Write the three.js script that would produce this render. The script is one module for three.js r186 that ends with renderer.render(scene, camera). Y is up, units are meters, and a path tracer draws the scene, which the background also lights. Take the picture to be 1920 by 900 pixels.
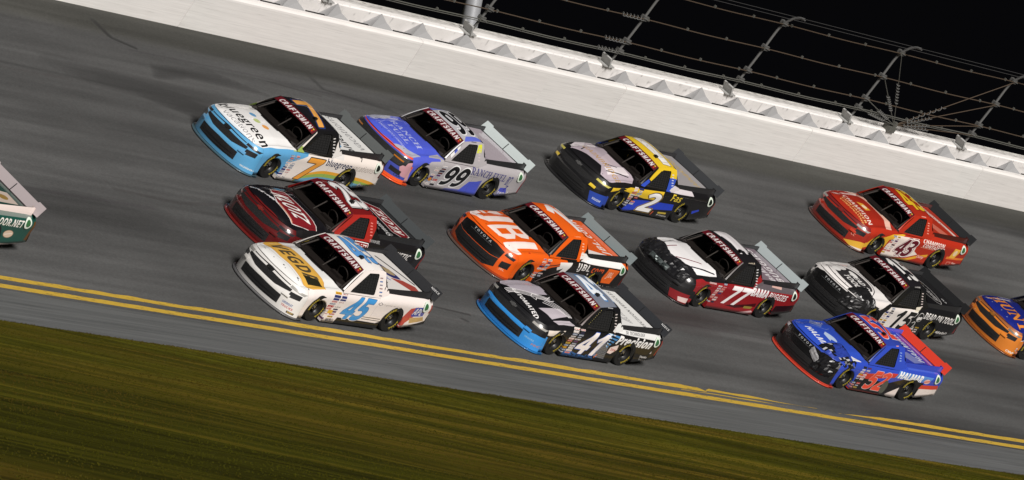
import * as THREE from 'three';
import { mergeGeometries } from 'three/addons/utils/BufferGeometryUtils.js';

// ---------------------------------------------------------------- camera, sky, light, exposure
// The banked track is described by (p, q, n): p along the track (towards where the trucks come from),
// q up the bank, n normal to the asphalt. The bank is 28 degrees; the infield grass lies at y = 0.
const TH = 28 * Math.PI / 180, CT = Math.cos(TH), ST = Math.sin(TH);
const Y0 = -31.22, Z0 = 65;
const vec = (p, q, n) => new THREE.Vector3(p, q * ST + n * CT, -q * CT + n * ST);
const at = (p, q, n) => new THREE.Vector3(p - 13, q * ST + n * CT + Y0, -q * CT + n * ST + Z0);
const DP = vec(1, 0, 0), DQ = vec(0, 1, 0), DN = vec(0, 0, 1);

const scene = new THREE.Scene();
const camera = new THREE.PerspectiveCamera(4.3998, 1024 / 480, 1, 4000);
{
  const m = new THREE.Matrix4().makeBasis(
    vec(0.57572426, -0.6178125, 0.53558313), vec(-0.10771398, 0.59201549, 0.79869604), vec(-0.8105179, -0.51751848, 0.27429064));
  camera.quaternion.setFromRotationMatrix(m);
  camera.position.copy(at(-107.52556883, -3.62124054, 40.90462519));
}
scene.add(camera);

{ // a moonless night sky
  const w = 16, h = 8, d = new Float32Array(w * h * 4);
  for (let i = 0; i < w * h; i++) { d[i * 4] = 0.0021; d[i * 4 + 1] = 0.0021; d[i * 4 + 2] = 0.0026; d[i * 4 + 3] = 1; }
  const t = new THREE.DataTexture(d, w, h, THREE.RGBAFormat, THREE.FloatType);
  t.mapping = THREE.EquirectangularReflectionMapping; t.magFilter = THREE.LinearFilter; t.needsUpdate = true;
  scene.background = t; scene.environment = t;
}
// the speedway's floodlights
const sun = new THREE.DirectionalLight(0xfffaf5, 4.5);
{
  const d = vec(-0.36, -0.53, 0.77).normalize();
  const c = at(13, 73, 0);
  sun.target.position.copy(c); sun.position.copy(c).addScaledVector(d, 80);
  sun.castShadow = true; sun.shadow.radius = 38; sun.shadow.mapSize.set(2048, 2048);
  Object.assign(sun.shadow.camera, { left: -45, right: 45, top: 45, bottom: -45, near: 1, far: 200 });
  sun.name = 'floodlight'; scene.add(sun, sun.target);
}
const renderer = new THREE.WebGLRenderer({ antialias: true });
renderer.toneMapping = THREE.LinearToneMapping;
renderer.toneMappingExposure = 1.0;
renderer.shadowMap.enabled = true;

// ---------------------------------------------------------------- helpers
let seedv = 1234567;
const seed = (s) => { seedv = s >>> 0; };
const rnd = () => { seedv = (seedv + 0x6d2b79f5) | 0; let t = Math.imul(seedv ^ (seedv >>> 15), 1 | seedv); t = (t + Math.imul(t ^ (t >>> 7), 61 | t)) ^ t; return ((t ^ (t >>> 14)) >>> 0) / 4294967296; };
const rr = (a, b) => a + (b - a) * rnd();
const clamp = (x, a = 0, b = 1) => Math.min(b, Math.max(a, x));
const lerp = (a, b, t) => a + (b - a) * t;
const sstep = (a, b, x) => { const t = clamp((x - a) / (b - a)); return t * t * (3 - 2 * t); };
function tab(T, x) { // piecewise smooth table, T = [[x, y], ...] ascending
  if (x <= T[0][0]) return T[0][1];
  for (let i = 1; i < T.length; i++) if (x <= T[i][0]) { const [a, b] = T[i - 1], [c, d] = T[i]; return lerp(b, d, (x - a) / (c - a)); }
  return T[T.length - 1][1];
}
function hash(x, y, s) { let h = Math.imul(x, 374761393) + Math.imul(y, 668265263) + Math.imul(s, 1442695041) | 0; h = Math.imul(h ^ (h >>> 13), 1274126177); return ((h ^ (h >>> 16)) >>> 0) / 4294967296; }
function vnoise(x, y, s, wx) { // value noise, wraps in x at wx if given
  const xi = Math.floor(x), yi = Math.floor(y), fx = x - xi, fy = y - yi, u = fx * fx * (3 - 2 * fx), v = fy * fy * (3 - 2 * fy);
  const w = (k) => (wx ? ((k % wx) + wx) % wx : k);
  return lerp(lerp(hash(w(xi), yi, s), hash(w(xi + 1), yi, s), u), lerp(hash(w(xi), yi + 1, s), hash(w(xi + 1), yi + 1, s), u), v);
}
const names = {};
function numbered(n) { const k = (names[n] = (names[n] ?? -1) + 1); return k ? n + '_' + String(k).padStart(3, '0') : n; }
function mesh(name, geo, mat, parent) {
  const m = new THREE.Mesh(geo, mat); m.name = name; m.castShadow = true; m.receiveShadow = true; (parent ?? scene).add(m); return m;
}
function thing(name, label, category, group) { const g = new THREE.Group(); g.name = numbered(name); g.userData = { label, category }; if (group) g.userData.group = group; scene.add(g); return g; }
const struct = (m, label) => { m.userData.kind = 'structure'; if (label) m.userData.label = label; return m; };
// a grid surface from fn(u, v) -> [x, y, z, U, V], u and v in 0..1
function grid(nu, nv, fn, us) {
  const pos = [], uv = [], idx = [];
  for (let j = 0; j <= nv; j++) for (let i = 0; i <= nu; i++) { const r = fn(us ? us[i] : i / nu, j / nv); pos.push(r[0], r[1], r[2]); uv.push(r[3] ?? i / nu, r[4] ?? j / nv); }
  for (let j = 0; j < nv; j++) for (let i = 0; i < nu; i++) { const a = j * (nu + 1) + i, b = a + 1, c = a + nu + 1, d = c + 1; idx.push(a, b, d, a, d, c); }
  const g = new THREE.BufferGeometry();
  g.setAttribute('position', new THREE.Float32BufferAttribute(pos, 3)); g.setAttribute('uv', new THREE.Float32BufferAttribute(uv, 2)); g.setIndex(idx); g.computeVertexNormals();
  return g;
}
function rod(a, b, r, seg = 8) { // a straight bar between two Vector3
  const d = new THREE.Vector3().subVectors(b, a), g = new THREE.CylinderGeometry(r, r, d.length(), seg);
  g.applyQuaternion(new THREE.Quaternion().setFromUnitVectors(new THREE.Vector3(0, 1, 0), d.clone().normalize()));
  g.translate((a.x + b.x) / 2, (a.y + b.y) / 2, (a.z + b.z) / 2); return g;
}
const tube = (pts, r, n = 32, seg = 6) => new THREE.TubeGeometry(new THREE.CatmullRomCurve3(pts), n, r, seg);
function slab(c, ex, ey, ez, sx, sy, sz) { // a box with its own axes
  const g = new THREE.BoxGeometry(sx, sy, sz); g.applyMatrix4(new THREE.Matrix4().makeBasis(ex, ey, ez).setPosition(c)); return g;
}
const std = (color, roughness = 0.7, metalness = 0, more = {}) => new THREE.MeshStandardMaterial({ color, roughness, metalness, side: THREE.DoubleSide, ...more });
const lin = (r, g, b) => new THREE.Color().setRGB(r, g, b);
function canvas(w, h) { const c = document.createElement('canvas'); c.width = w; c.height = h; return [c, c.getContext('2d')]; }
function canvasTex(c, rep) { const t = new THREE.CanvasTexture(c); t.colorSpace = THREE.SRGBColorSpace; t.anisotropy = 8; if (rep) t.wrapS = t.wrapT = THREE.RepeatWrapping; return t; }
function noiseTex(w, h, fn, srgb = true) { // fn(x, y) -> [r, g, b] in 0..255
  const d = new Uint8Array(w * h * 4);
  for (let y = 0; y < h; y++) for (let x = 0; x < w; x++) { const c = fn(x, y), i = (y * w + x) * 4; d[i] = clamp(c[0], 0, 255); d[i + 1] = clamp(c[1], 0, 255); d[i + 2] = clamp(c[2], 0, 255); d[i + 3] = 255; }
  const t = new THREE.DataTexture(d, w, h); if (srgb) t.colorSpace = THREE.SRGBColorSpace; t.wrapS = t.wrapT = THREE.RepeatWrapping; t.magFilter = THREE.LinearFilter; t.minFilter = THREE.LinearMipmapLinearFilter; t.generateMipmaps = true; t.needsUpdate = true; return t;
}

// ---------------------------------------------------------------- ground, track, lines
const PA = -60, PB = 130;                       // extent of the built stretch along p
const grain = noiseTex(256, 256, () => { const v = 90 + 130 * rnd(); return [v, v, v]; }, false);
const grainRep = (rx, ry) => { const t = grain.clone(); t.repeat.set(rx, ry); t.needsUpdate = true; return t; };
{ // asphalt: worn, streaked along the racing line, with rubber marks and broad dark smudges
  const W = 2048, H = 768, p0 = -22, p1 = 58, q0 = 66.4, q1 = 81.3;   // the map covers the stretch in view
  const [c, g] = canvas(W, H), im = g.createImageData(W, H);
  for (let y = 0; y < H; y++) for (let x = 0; x < W; x++) {
    const p = lerp(p0, p1, x / W), q = lerp(q1, q0, y / H);
    let v = 73 + 9 * (vnoise(p * 0.12, q * 0.5, 1) - 0.5) * 2 + 4.5 * (vnoise(p * 0.22, q * 0.8, 11) - 0.5) * 2 + 3 * (vnoise(p * 0.8, q * 2.6, 12) - 0.5) * 2 + 6 * (vnoise(p * 0.09, q * 2.6, 2) - 0.5) * 2 + 6 * (vnoise(p * 0.25, q * 7, 3) - 0.5) * 2 + 13 * (hash(x, y, 4) - 0.5);
    v -= 18 * Math.exp(-Math.pow((q - 71.2 - 0.25 * Math.sin(p * 0.1)) / 0.35, 2)) * vnoise(p * 0.12, 3, 9) + 13 * Math.exp(-Math.pow((q - 68.9) / 0.28, 2)) * vnoise(p * 0.2, 5, 10) * 1.5 + 12 * vnoise(p * 0.15, 7, 13) * Math.exp(-Math.pow((q - 75.1) / 0.4, 2));
    v -= 22 * sstep(79.75, 80.2, q + 0.012 * (p - 10) + 0.25 * (vnoise(p * 0.2, 1, 8) - 0.5)) * (1 - 0.5 * sstep(80.7, 81.1, q));   // the dirty lane under the wall
    v += 6 * (1 - sstep(-10, 12, p)) * sstep(72, 78, q);
    const warm = sstep(79.6, 80.2, q) * 3;
    const i = (y * W + x) * 4; im.data[i] = v - 0.2 + warm * 0.4; im.data[i + 1] = v + 0.2 + warm * 0.3; im.data[i + 2] = v + 0.1 - warm; im.data[i + 3] = 255;
  }
  g.putImageData(im, 0, 0);
  const X = (p) => (p - p0) / (p1 - p0) * W, Y = (q) => (q1 - q) / (q1 - q0) * H;
  const mark = (pts, w, a, col = '26,24,25') => { g.strokeStyle = 'rgba(' + col + ',' + a + ')'; g.lineWidth = w; g.lineCap = 'round'; g.lineJoin = 'round'; g.beginPath(); pts.forEach(([p, q], i) => (i ? g.lineTo(X(p), Y(q)) : g.moveTo(X(p), Y(q)))); g.stroke(); };
  for (let k = 0; k < 5; k++) { const j = k * 0.03; mark([[3.86, 80.5 - j], [3.86, 79.8 - j], [4.5, 79.5 - j * 0.6]], 6 - k, 0.24); }
  for (let k = 0; k < 6; k++) mark([[4.65 - 0.1 * k, 78.72 - k * 0.1], [5.6, 78.85 - k * 0.06], [7.0 + k * 0.3, 78.98 - k * 0.1]], 14 - k, 0.17);
  for (let k = 0; k < 9; k++) mark([[2.9 + 0.2 * k, 77.2 - k * 0.08], [4.2 + k * 0.16, 77.25 - k * 0.06], [5.4 + k * 0.1, 77 - k * 0.1]], 26 - k, 0.12, '22,22,28');  // broad bluish-dark patch upslope of the leading truck
  for (let k = 0; k < 6; k++) mark([[11.7, 79.97 - k * 0.03], [11.7, 79.4], [14.0 + k * 0.1, 79.1 - k * 0.05]], 7 - k, 0.09);
  for (const [P0, Q0, L0, A0] of [[1, 77.6, 4.5, 0.05], [9, 74.2, 7, 0.05], [6, 70.6, 6, 0.045], [17, 74.6, 8, 0.05], [27, 71.4, 8, 0.05], [13, 71.2, 6, 0.04], [31, 75.2, 8, 0.045], [24, 67.9, 7, 0.05], [-12, 71.5, 9, 0.035]]) for (let k = 0; k < 8; k++) mark([[P0 + rr(-1, 1), Q0 + rr(-0.5, 0.5)], [P0 + L0 + rr(-1, 1), Q0 + rr(-0.6, 0.4)]], rr(18, 50), A0 * 1.5);  // broad soft dark smudges beside the trucks
  mark([[9.3, 79.2], [11.2, 79.0]], 3, 0.3); mark([[6.2, 69.7], [7.4, 69.6]], 4, 0.45); mark([[6.9, 69.35], [7.0, 69.3]], 5, 0.4);
  for (let k = 0; k < 46; k++) { const q = rr(68.2, 80.4), p = rr(-18, 52), l = rr(3, 14); mark([[p, q], [p + l * 0.5, q + rr(-0.12, 0.12)], [p + l, q + rr(-0.2, 0.2)]], rr(2, 7), rr(0.06, 0.18)); }
  mark([[52, 80.9], [53.5, 79.8], [57, 79.5]], 5, 0.4);
  const t = canvasTex(c);
  t.wrapS = THREE.MirroredRepeatWrapping; t.wrapT = THREE.ClampToEdgeWrapping;
  const m = new THREE.MeshStandardMaterial({ map: t, roughness: 0.86, bumpMap: grainRep(1, 1), bumpScale: 0.004, side: THREE.DoubleSide });
  m.bumpMap.repeat.set(60, 12);
  const geo = grid(60, 6, (u, v) => { const p = lerp(PA, PB, u), q = lerp(67.42, 81.9, v), P = at(p, q, 0); return [P.x, P.y, P.z, (p - p0) / (p1 - p0), (q - q0) / (q1 - q0)]; });
  struct(mesh('banked_road', geo, m), 'dark worn asphalt of the banked track');
}
const APW = 3.55, APA = 8 * Math.PI / 180;      // apron: a flatter strip below the double line
const yl = at(0, 67.42, 0), GY = yl.y - APW * Math.sin(APA), GZ = yl.z + APW * Math.cos(APA);
{
  const W = 1024, H = 256;
  const t = noiseTex(W, H, (x, y) => {
    let v = 102 + 9 * (vnoise(x / 90, y / 9, 21) - 0.5) * 2 + 6 * (vnoise(x / 40, y / 3, 22) - 0.5) * 2 + 6 * (vnoise(x / 200, y / 30, 24) - 0.5) * 2 + 8 * (hash(x, y, 23) - 0.5);
    v -= 26 * Math.pow(vnoise(x / 60, y / 4, 26), 6) + 12 * Math.exp(-Math.pow((y - 243) / 10, 2));
    return [v - 2, v + 0.5, v + 1];
  });
  const m = new THREE.MeshStandardMaterial({ map: t, roughness: 0.9, bumpMap: grainRep(60, 6), bumpScale: 0.004, side: THREE.DoubleSide });
  const geo = grid(60, 3, (u, v) => { const p = lerp(PA, PB, u), k = v * (APW + 0.35); return [p - 13, yl.y - k * Math.sin(APA) - 0.002, yl.z + k * Math.cos(APA), p / 40, 1 - v]; });
  struct(mesh('apron_road', geo, m), 'grey flat apron strip below the double yellow line');
}
{ // the double yellow line; the upper one is broken and scuffed
  const yt = noiseTex(512, 64, (x, y) => {
    const w = vnoise(x / 22, y / 10, 31), f = vnoise(x / 5, y / 4, 32), k = sstep(0.6, 0.95, w * 0.7 + f * 0.3) * 0.6 + 0.12 * f;
    return [lerp(192, 92, k), lerp(158, 82, k), lerp(54, 52, k)];
  });
  const m = new THREE.MeshStandardMaterial({ map: yt, roughness: 0.75, side: THREE.DoubleSide });
  const strip = (pa, pb, qa, qb, jit, ta, tb) => {
    const n = Math.ceil((pb - pa) / 0.25);
    return struct(mesh(numbered('yellow_line'), grid(n, 2, (u, v) => {
      const p = lerp(pa, pb, u), taper = Math.min(1, Math.min(ta ? (p - pa) / ta : 1, tb ? (pb - p) / tb : 1));
      const top = lerp(qa, qb, Math.max(taper, 0.03)) + jit * (vnoise(p * 1.7, 1, 41) - 0.5) + jit * 0.6 * (vnoise(p * 0.4, 1, 43) - 0.5), bot = qa + jit * 0.4 * (vnoise(p * 1.3, 2, 42) - 0.5);
      const P = at(p, lerp(bot, top, v), 0.005); return [P.x, P.y, P.z, p / 4, v];
    }), m), 'yellow line painted along the bottom of the track');
  };
  strip(PA, PB, 67.48, 67.635, 0.02);
  strip(PA, 15.2, 67.81, 67.955, 0.05, 0, 0.2);
  strip(15.2, 20.1, 67.86, 67.96, 0.05, 0.2, 3.5);
  strip(14.0, 18.6, 67.745, 67.785, 0.03, 2, 2);
  strip(21.0, PB, 67.80, 67.96, 0.04, 2.4, 0);
}
{ // infield grass: mown, patchy and dry; blades along the edge and over the near slope
  const t = noiseTex(2048, 1024, (x, y) => { // 48 m along the track by 74 m across
    const p = x * 48 / 2048, k = y * 74 / 1024;
    const a = vnoise(p / 0.75, k / 9, 51, 64), b = vnoise(p / 0.12, k / 1.8, 52, 400), d = vnoise(p / 6, k / 26, 53, 8), f = hash(x, y, 54), s = vnoise(p / 0.3, k / 4.5, 55, 160), e = vnoise(p / 2, k / 24, 56, 24);
    const g = clamp(0.5 + (a - 0.5) * 0.55 + (b - 0.5) * 0.5 + (s - 0.5) * 0.5 + (e - 0.5) * 0.5), dry = sstep(0.40, 0.78, d * 0.3 + s * 0.2 + e * 0.3 + a * 0.25);
    const v = (0.66 + 0.68 * g + 0.10 * (f - 0.5)) * lerp(1.08, 0.62, sstep(8, 50, k) * (0.3 + 0.9 * vnoise(p / 9, k / 16, 57, 6)));  // floodlight falloff painted in: colour darkens towards the near infield
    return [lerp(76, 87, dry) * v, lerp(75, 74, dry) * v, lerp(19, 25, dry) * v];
  });
  t.repeat.set(1, 1);
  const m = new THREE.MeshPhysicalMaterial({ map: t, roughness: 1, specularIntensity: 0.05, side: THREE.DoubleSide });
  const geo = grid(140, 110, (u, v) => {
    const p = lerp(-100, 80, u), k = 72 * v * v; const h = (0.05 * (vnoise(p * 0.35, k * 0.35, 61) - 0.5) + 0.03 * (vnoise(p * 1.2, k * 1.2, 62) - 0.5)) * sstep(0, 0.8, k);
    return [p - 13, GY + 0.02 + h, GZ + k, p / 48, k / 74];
  });
  const near = mesh('grass', geo, m); near.userData = { kind: 'stuff', label: 'patchy olive green infield grass below the apron', category: 'grass' };
  // the wide ground that carries it all
  const soil = new THREE.MeshStandardMaterial({ color: lin(0.05, 0.052, 0.016), roughness: 1, side: THREE.DoubleSide });
  const gr = new THREE.PlaneGeometry(6000, 6000); gr.rotateX(-Math.PI / 2); gr.translate(0, GY - 0.12, 0);
  struct(mesh('ground', gr, soil), 'dark ground around the speedway');
  // blades of grass
  seed(77);
  const blade = new THREE.BufferGeometry(); { const P = [], I = []; for (let k = 0; k < 5; k++) { const a = k * 1.26 + 0.3, c = Math.cos(a), s = Math.sin(a), o = P.length / 3, l = 0.35 + 0.25 * (k % 3); P.push(-s * 0.16 + c * 0.1, 0, c * 0.16 + s * 0.1, s * 0.16 + c * 0.1, 0, -c * 0.16 + s * 0.1, c * l, 1 - 0.14 * (k % 3), s * l); I.push(o, o + 1, o + 2); } blade.setAttribute('position', new THREE.Float32BufferAttribute(P, 3)); blade.setIndex(I); blade.computeVertexNormals(); }
  const N = 360000, bm = new THREE.MeshPhysicalMaterial({ color: 0xffffff, roughness: 1, specularIntensity: 0.05, side: THREE.DoubleSide }), im = new THREE.InstancedMesh(blade, bm, N), M = new THREE.Matrix4(), col = new THREE.Color();
  for (let i = 0; i < N; i++) {
    const p = rr(-75, 46), k = 66 * Math.pow(rnd(), 1.1) - 0.12, s = rr(0.011, 0.025);
    M.makeRotationY(rr(0, 6.28)).scale(new THREE.Vector3(s * 1.5, s, s * 1.5)); M.setPosition(p - 13, GY + 0.02 + (0.05 * (vnoise(p * 0.35, k * 0.35, 61) - 0.5) + 0.03 * (vnoise(p * 1.2, k * 1.2, 62) - 0.5)) * sstep(0, 0.8, k), GZ + k);
    im.setMatrixAt(i, M);
    const dry = sstep(0.4, 0.8, vnoise(p * 0.16, k * 0.35, 71) * 0.7 + vnoise(p * 0.7, k * 1.5, 72) * 0.3), v = (0.7 + 0.6 * vnoise(p * 0.3, k * 0.9, 73)) * rr(0.8, 1.2);
    col.setRGB(lerp(0.066, 0.088, dry) * v, lerp(0.065, 0.063, dry) * v, lerp(0.007, 0.011, dry) * v); im.setColorAt(i, col);
  }
  im.name = 'grass_blades'; im.userData = { kind: 'stuff', label: 'short grass blades standing on the infield', category: 'grass' }; im.castShadow = im.receiveShadow = true; scene.add(im);
}

// ---------------------------------------------------------------- outer wall, catch fence, light pole
seed(5);
{
  const white = (s, base) => noiseTex(512, 256, (x, y) => {
    let v = base + 5 * (vnoise(x / 60, y / 6, s) - 0.5) * 2 + 3 * (vnoise(x / 14, y / 2, s + 1) - 0.5) * 2 + 3 * (hash(x, y, s + 2) - 0.5);
    const sc = Math.pow(vnoise(x / 36, y / 3, s + 3), 10) * 22; v -= sc + 12 * sstep(0.93, 1, 1 - y / 256) * vnoise(x / 30, 4, s + 6);
    const warm = 4 * vnoise(x / 180, 2, s + 4); return [v + warm * 0.6, v - 2, v - 5];
  });
  const M = [white(101, 238), white(131, 235), white(161, 240)].map((t) => new THREE.MeshStandardMaterial({ map: t, roughness: 0.55, side: THREE.DoubleSide }));
  const dirty = noiseTex(1024, 128, (x, y) => {
    let v = 236 + 5 * (vnoise(x / 40, y / 8, 201) - 0.5) * 2 + 4 * (hash(x, y, 202) - 0.5);
    const e = sstep(0.45, 1, y / 128); v -= e * 75 * Math.pow(vnoise(x / 17, y / 5, 203), 4) + 60 * Math.pow(vnoise(x / 9, y / 4, 204), 12) + e * 14 * vnoise(x / 70, 1, 205);
    return [v + 1, v - 2, v - 4 - e * 3];
  });
  const MB = new THREE.MeshStandardMaterial({ map: dirty, roughness: 0.75, side: THREE.DoubleSide });
  const foam = new THREE.MeshStandardMaterial({ color: lin(0.33, 0.33, 0.335), roughness: 0.9, side: THREE.DoubleSide, flatShading: true });
  const wall = thing('outer_wall', 'long white crash barrier wall along the top of the banking', 'wall');
  wall.position.copy(at(0, 81.07, 0));
  const L = (p, q, n) => at(p, q, n).sub(wall.position);
  const J0 = 7.62, JL = 9.02;
  for (let k = -4; k < 10; k++) {               // steel barrier sections with real joints
    const a = J0 + k * JL + 0.012, b = J0 + (k + 1) * JL - 0.012;
    const prof = [[81.07, -0.02, 0], [81.07, 0.95, 0.86], [81.075, 1.0, 0.9], [81.10, 1.035, 0.94], [81.14, 1.045, 0.96], [81.27, 1.045, 1], [81.27, 0.0, 0]];
    const n = 8, pos = [], uv = [], idx = [];
    for (let i = 0; i <= n; i++) for (const [q, h, v] of prof) { const p = lerp(a, b, i / n), P = L(p, q, h); pos.push(P.x, P.y, P.z); uv.push((p - a) / JL + k * 0.37, v); }
    const m = prof.length;
    for (let i = 0; i < n; i++) for (let j = 0; j < m - 1; j++) { const A = i * m + j, B = A + 1, C = A + m, D = C + 1; idx.push(A, C, D, A, D, B); }
    for (const i of [0, n]) for (let j = 1; j < m - 1; j++) idx.push(i * m, i * m + j, i * m + j + 1);
    let g = new THREE.BufferGeometry(); g.setAttribute('position', new THREE.Float32BufferAttribute(pos, 3)); g.setAttribute('uv', new THREE.Float32BufferAttribute(uv, 2)); g.setIndex(idx); g = g.toNonIndexed(); g.computeVertexNormals();
    mesh('barrier_panel', g, M[((k % 3) + 3) % 3], wall);
  }
  { // the concrete wall behind the barrier
    const prof = [[81.62, -0.6, 0], [81.6, 1.26, 0.45], [81.63, 1.29, 0.52], [82.02, 1.30, 0.97], [82.05, 1.27, 1], [82.05, -0.6, 0]];
    const n = 40, pos = [], uv = [], idx = [], m = prof.length;
    for (let i = 0; i <= n; i++) for (const [q, h, v] of prof) { const p = lerp(PA, PB, i / n), P = L(p, q, h); pos.push(P.x, P.y, P.z); uv.push(p / 12, v); }
    for (let i = 0; i < n; i++) for (let j = 0; j < m - 1; j++) { const A = i * m + j, B = A + 1, C = A + m, D = C + 1; idx.push(A, C, D, A, D, B); }
    let g = new THREE.BufferGeometry(); g.setAttribute('position', new THREE.Float32BufferAttribute(pos, 3)); g.setAttribute('uv', new THREE.Float32BufferAttribute(uv, 2)); g.setIndex(idx); g = g.toNonIndexed(); g.computeVertexNormals();
    mesh('concrete_wall', g, MB, wall);
  }
  for (let k = -6; k < 30; k++) {               // foam wedges between barrier and concrete
    const p = 13.26 + k * 1.795 + rr(-0.05, 0.05), j = () => rr(-0.03, 0.03), nb = 0.9;
    const P = [[p - 0.5, 81.275, nb], [p + 0.52 + j(), 81.275, nb], [p - 0.42, 81.59, nb], [p + 0.5, 81.59, nb], [p - 0.1 + j(), 81.48, 1.24 + j()], [p + 0.1 + j(), 81.585, 1.285 + j()], [p + 0.26 + j(), 81.44, 1.15 + j()], [p - 0.46, 81.28, 1.06], [p + 0.47, 81.28, 1.04]].map((v) => L(...v));
    const I = [0, 7, 4, 0, 4, 6, 0, 6, 8, 0, 8, 1, 7, 2, 4, 2, 5, 4, 4, 5, 6, 5, 3, 6, 6, 3, 8, 8, 3, 1, 0, 2, 7];
    let g = new THREE.BufferGeometry(); g.setAttribute('position', new THREE.Float32BufferAttribute(P.flatMap((v) => [v.x, v.y, v.z]), 3)); g.setIndex(I); g = g.toNonIndexed(); g.computeVertexNormals();
    mesh('foam_wedge', g, foam, wall);
  }
  for (let k = -6; k < 30; k++) { const p = 14.16 + k * 1.795; mesh('gap_shade_strip', slab(L(p, 81.30, 1.035), DP, DQ, DN, 0.75, 0.05, 0.045), std(lin(0.012, 0.012, 0.012), 0.9), wall); }  // black strips standing in for the shade of the deep gap
  { const g = slab(L(35, 81.43, 0.5), DP, DQ, DN, PB - PA, 0.3, 0.02); mesh('gap_floor', g, std(lin(0.03, 0.03, 0.03), 0.9), wall); }

  // earth bank that carries the track from outside
  const bk = grid(20, 4, (u, v) => { const p = lerp(PA, PB, u), e = at(p, 82.05, -0.3); return [e.x, lerp(e.y, GY - 0.3, v), e.z - 0.05 - v * 22]; });
  struct(mesh('embankment', bk, std(lin(0.03, 0.03, 0.012), 1)), 'earth bank falling away outside the wall');
}
{
  const bracket = std(lin(0.42, 0.42, 0.41), 0.7, 0.1), steel = std(lin(0.15, 0.15, 0.147), 0.6, 0.3), steelD = std(lin(0.13, 0.13, 0.125), 0.65, 0.3), wire = std(lin(0.085, 0.06, 0.04), 0.7, 0.3), wireG = std(lin(0.13, 0.13, 0.115), 0.65, 0.3), thin = std(lin(0.06, 0.06, 0.06), 0.7, 0.3);
  const f = thing('catch_fence', 'tall steel catch fence with curved posts and cables above the white wall', 'fence');
  f.position.copy(at(0, 81.65, 1.29));
  const L = (p, q, n) => at(p, q, n).sub(f.position), Q = 81.68;
  const posts = []; for (let k = -5; k < 9; k++) posts.push(k === 0 ? 19.01 : k === 1 ? 25.19 : k === 2 ? 30.95 : k === 3 ? 36.9 : k === 4 ? 42.95 : 19.01 + k * 5.98);
  const heights = [1.76, 2.08, 2.84, 3.66];
  for (const p of posts) {
    const g = tube([L(p, Q, 1.27), L(p + 0.1, Q, 2.0), L(p + 0.2, Q, 2.8), L(p + 0.3, Q, 3.55), L(p + 0.34, Q - 0.1, 3.82), L(p + 0.36, Q - 0.28, 4.02), L(p + 0.36, Q - 0.48, 4.1)], 0.038, 40, 8);
    const post = mesh('fence_post', g, steel, f);
    mesh('base_bracket', mergeGeometries([slab(L(p - 0.2, Q - 0.02, 1.42), DP.clone().addScaledVector(DN, 0.55).normalize(), DQ, DN.clone().addScaledVector(DP, -0.55).normalize(), 0.05, 0.34, 0.3), slab(L(p - 0.1, Q, 1.305), DP, DQ, DN, 0.45, 0.3, 0.03)]), bracket, post);
    for (const h of heights) { const x = p + 0.13 * (h - 1.27); mesh('clamp', mergeGeometries([slab(L(x, Q - 0.06, h), DP, DQ, DN, 0.2, 0.05, 0.13), slab(L(x, Q, h + 0.01), DP, DQ, DN, 0.13, 0.15, 0.1), rod(L(x - 0.14, Q - 0.09, h + 0.02), L(x + 0.14, Q - 0.09, h - 0.02), 0.022, 6)]), steelD, post); }
  }
  const X = (p, h) => p + 0.13 * (h - 1.27);
  heights.forEach((h, hi) => {                   // the four heavy cables, span by span they sag a little
    const pts = []; for (let i = 0; i < posts.length; i++) { pts.push(L(X(posts[i], h), Q - 0.09, h)); if (i + 1 < posts.length) pts.push(L(X((posts[i] + posts[i + 1]) / 2, h), Q - 0.09, h - 0.025)); }
    const c = mesh('cable', tube(pts, 0.016, 240, 6), hi === 0 ? wireG : wire, f);
    const clips = []; for (let p = posts[0]; p < posts[posts.length - 1]; p += 1.86) { const pp = p + hi * 0.4; clips.push(slab(L(X(pp, h), Q - 0.09, h + 0.01), DP, DQ, DN, 0.05, 0.05, 0.07)); }
    clips.forEach((cg) => mesh('cable_clip', cg, wireG, c));
    if (hi === 0) mesh('cable', tube(pts.map((v) => v.clone().addScaledVector(DN, -0.05).addScaledVector(DP, 0.02)), 0.011, 240, 5), wireG, f);
  });
  for (const [h, q, r] of [[3.86, Q - 0.12, 0.007], [4.08, Q - 0.4, 0.007]]) mesh('cable', rod(L(posts[0], q, h), L(posts[posts.length - 1], q, h), r, 5), thin, f);
  // springs where the cables are spliced
  const coil = (a, b, r, n, w) => { const pts = [], d = new THREE.Vector3().subVectors(b, a), e = new THREE.Vector3().crossVectors(d, DN).normalize(), e2 = new THREE.Vector3().crossVectors(e, d).normalize(); for (let i = 0; i <= n * 10; i++) { const t = i / (n * 10), A = t * n * 6.283; pts.push(a.clone().addScaledVector(d, t).addScaledVector(e, r * Math.cos(A)).addScaledVector(e2, r * Math.sin(A))); } return new THREE.TubeGeometry(new THREE.CatmullRomCurve3(pts), n * 10, w, 5); };
  heights.slice(0, 3).forEach((h, i) => { const x = X(25.19, h); mesh('splice_coil', coil(L(x - 1.1 - 0.02 * i, Q - 0.09, h), L(x - 0.16, Q - 0.09, h), 0.05, 6, 0.014), steelD, f); });
  // the anchor where stay cables meet
  const A = [39.0, 81.66, 1.5];
  const anchor = mesh('cable_anchor', mergeGeometries([slab(L(A[0], A[1], 1.36), DP, DQ, DN, 0.34, 0.24, 0.16), slab(L(A[0] + 0.05, A[1] - 0.05, 1.5), DP, DQ, DN, 0.14, 0.1, 0.2)]), wireG, f);
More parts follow.
